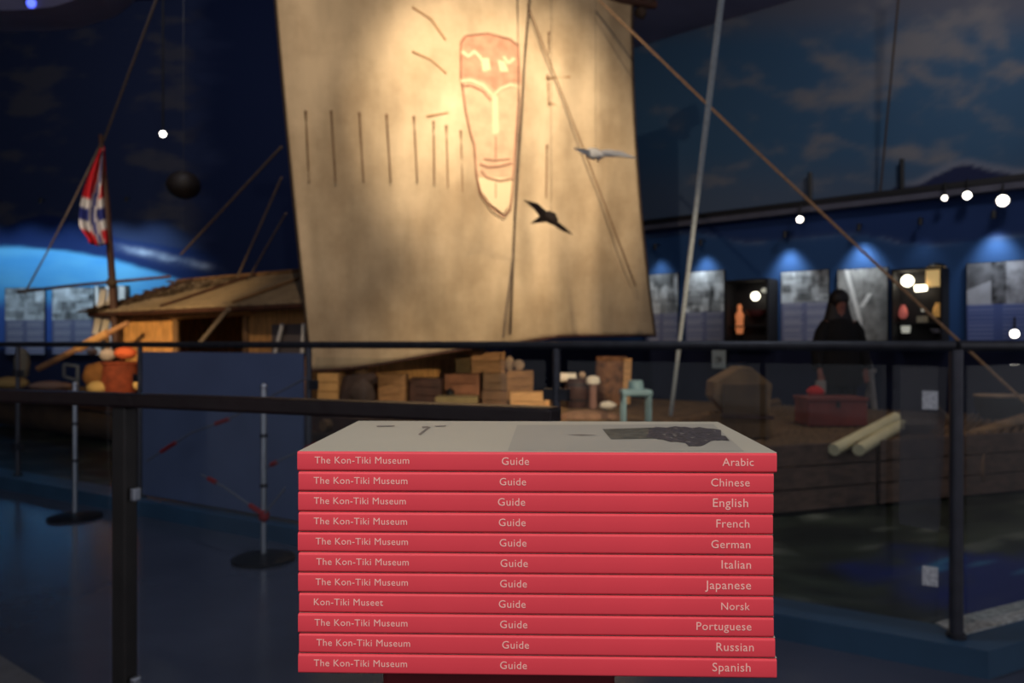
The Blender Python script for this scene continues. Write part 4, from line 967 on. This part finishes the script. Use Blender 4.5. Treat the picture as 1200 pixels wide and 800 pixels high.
    text_part(lg, rw[i]*pxm, ((rx[i]-600)*pxm-bc, fy, zz), 0, r, 'spine_lettering', align='R')
    if i == 0: top_root = r; TOPH = h+.0002; TBW = bw; TBC = bc
# printed picture on the top cover
cvm = Matrix.Translation((TBC, CY, 1.1524-TH)) @ top_root.rotation_euler.to_matrix().to_4x4()
inv = cvm.inverted(); o_l = inv @ Vector((0, 0, EYE))
def CV(px, py, lift=.0001):
    dr = inv.to_3x3() @ Vector(((px-600)/F, 1, -(py-HOR)/F)); t = (TOPH-o_l.z)/dr.z; p = o_l+dr*t; return Vector((p.x, p.y, TOPH+lift))
def cprint(name, pts, mat, lift):
    return obj(name, MB().add([CV(x, y, lift) for x, y in pts], [tuple(range(len(pts)))]), mat, top_root)
cprint('cover_photo', [(595, 528), (606, 498), (836, 497), (872, 529)], M('cover_photo_grey', lin(158, 157, 148), .6, 0, .05, 20), .0001)
cprint('photo_raft', [(706, 503), (770, 501), (775, 514), (716, 515)], M('photo_dark', lin(84, 86, 80), .6, 0, .5, 200), .0002)
rnd = random.Random(12); b_ = []
tops = [(760, 503), (775, 501), (790, 499.5), (805, 500.5), (822, 500), (838, 503), (848, 510), (852, 516), (843, 517), (832, 518), (822, 523), (812, 524), (800, 519), (785, 518), (772, 515), (760, 512)]
for k, (x, y) in enumerate(tops):
    b_.append((x+rnd.uniform(-3, 3), y+rnd.uniform(-1, 1)))
    nx2 = tops[(k+1) % len(tops)]; b_.append(((x+nx2[0])/2+rnd.uniform(-3, 3), (y+nx2[1])/2+rnd.uniform(-2.2, 2.0)))
cprint('photo_raft', b_, M('photo_mottle', lin(74, 72, 78), .6, 0, .75, 500), .0003)
for k in range(14):
    x, y = rnd.uniform(772, 842), rnd.uniform(502, 518); cprint('photo_fleck', [(x, y), (x+rnd.uniform(3, 9), y+rnd.uniform(-1, 1)), (x+rnd.uniform(2, 7), y+rnd.uniform(.8, 2))], MATS['photo_raft_l'] if 'photo_raft_l' in MATS else M('photo_raft_l', lin(118, 116, 112), .6), .0004)
for pts in ([(664, 509.5), (682, 509), (700, 510), (682, 511)], [(490, 509), (498, 503), (502, 500), (505, 500.5), (499, 505), (493, 510)], [(441, 499), (463, 498.6), (462, 499.8), (442, 500.4)], [(509, 499), (523, 498.6), (522, 499.8), (511, 500.2)], [(494, 500), (502, 499.4), (501, 501), (495, 501.5)]):
    cprint('cover_mark', pts, M('cover_ink', lin(112, 108, 104), .6), .0002)
# red stand under the stack
zb_ = 1.1524-TH*11-.0004
sdm = M('deep_red_stand', lin(120, 18, 26), .6, 0, .15, 20)
rs_ = thing('book_stand', 'dark red pedestal carrying the stack of booklets', 'stand', (-.006, .39, 0))
obj('top_plate', MB().box((-.006, .395, zb_-.006), (.106, .09, .012)), sdm, rs_, bevel=.002)
obj('column', MB().box((-.006, .395, zb_/2), (.08, .07, zb_-.03)), sdm, rs_); obj('foot_plate', MB().box((-.006, .395, .01), (.3, .3, .02)), sdm, rs_, bevel=.003)

for o in bpy.data.objects:
    if '_w' in o: del o['_w']
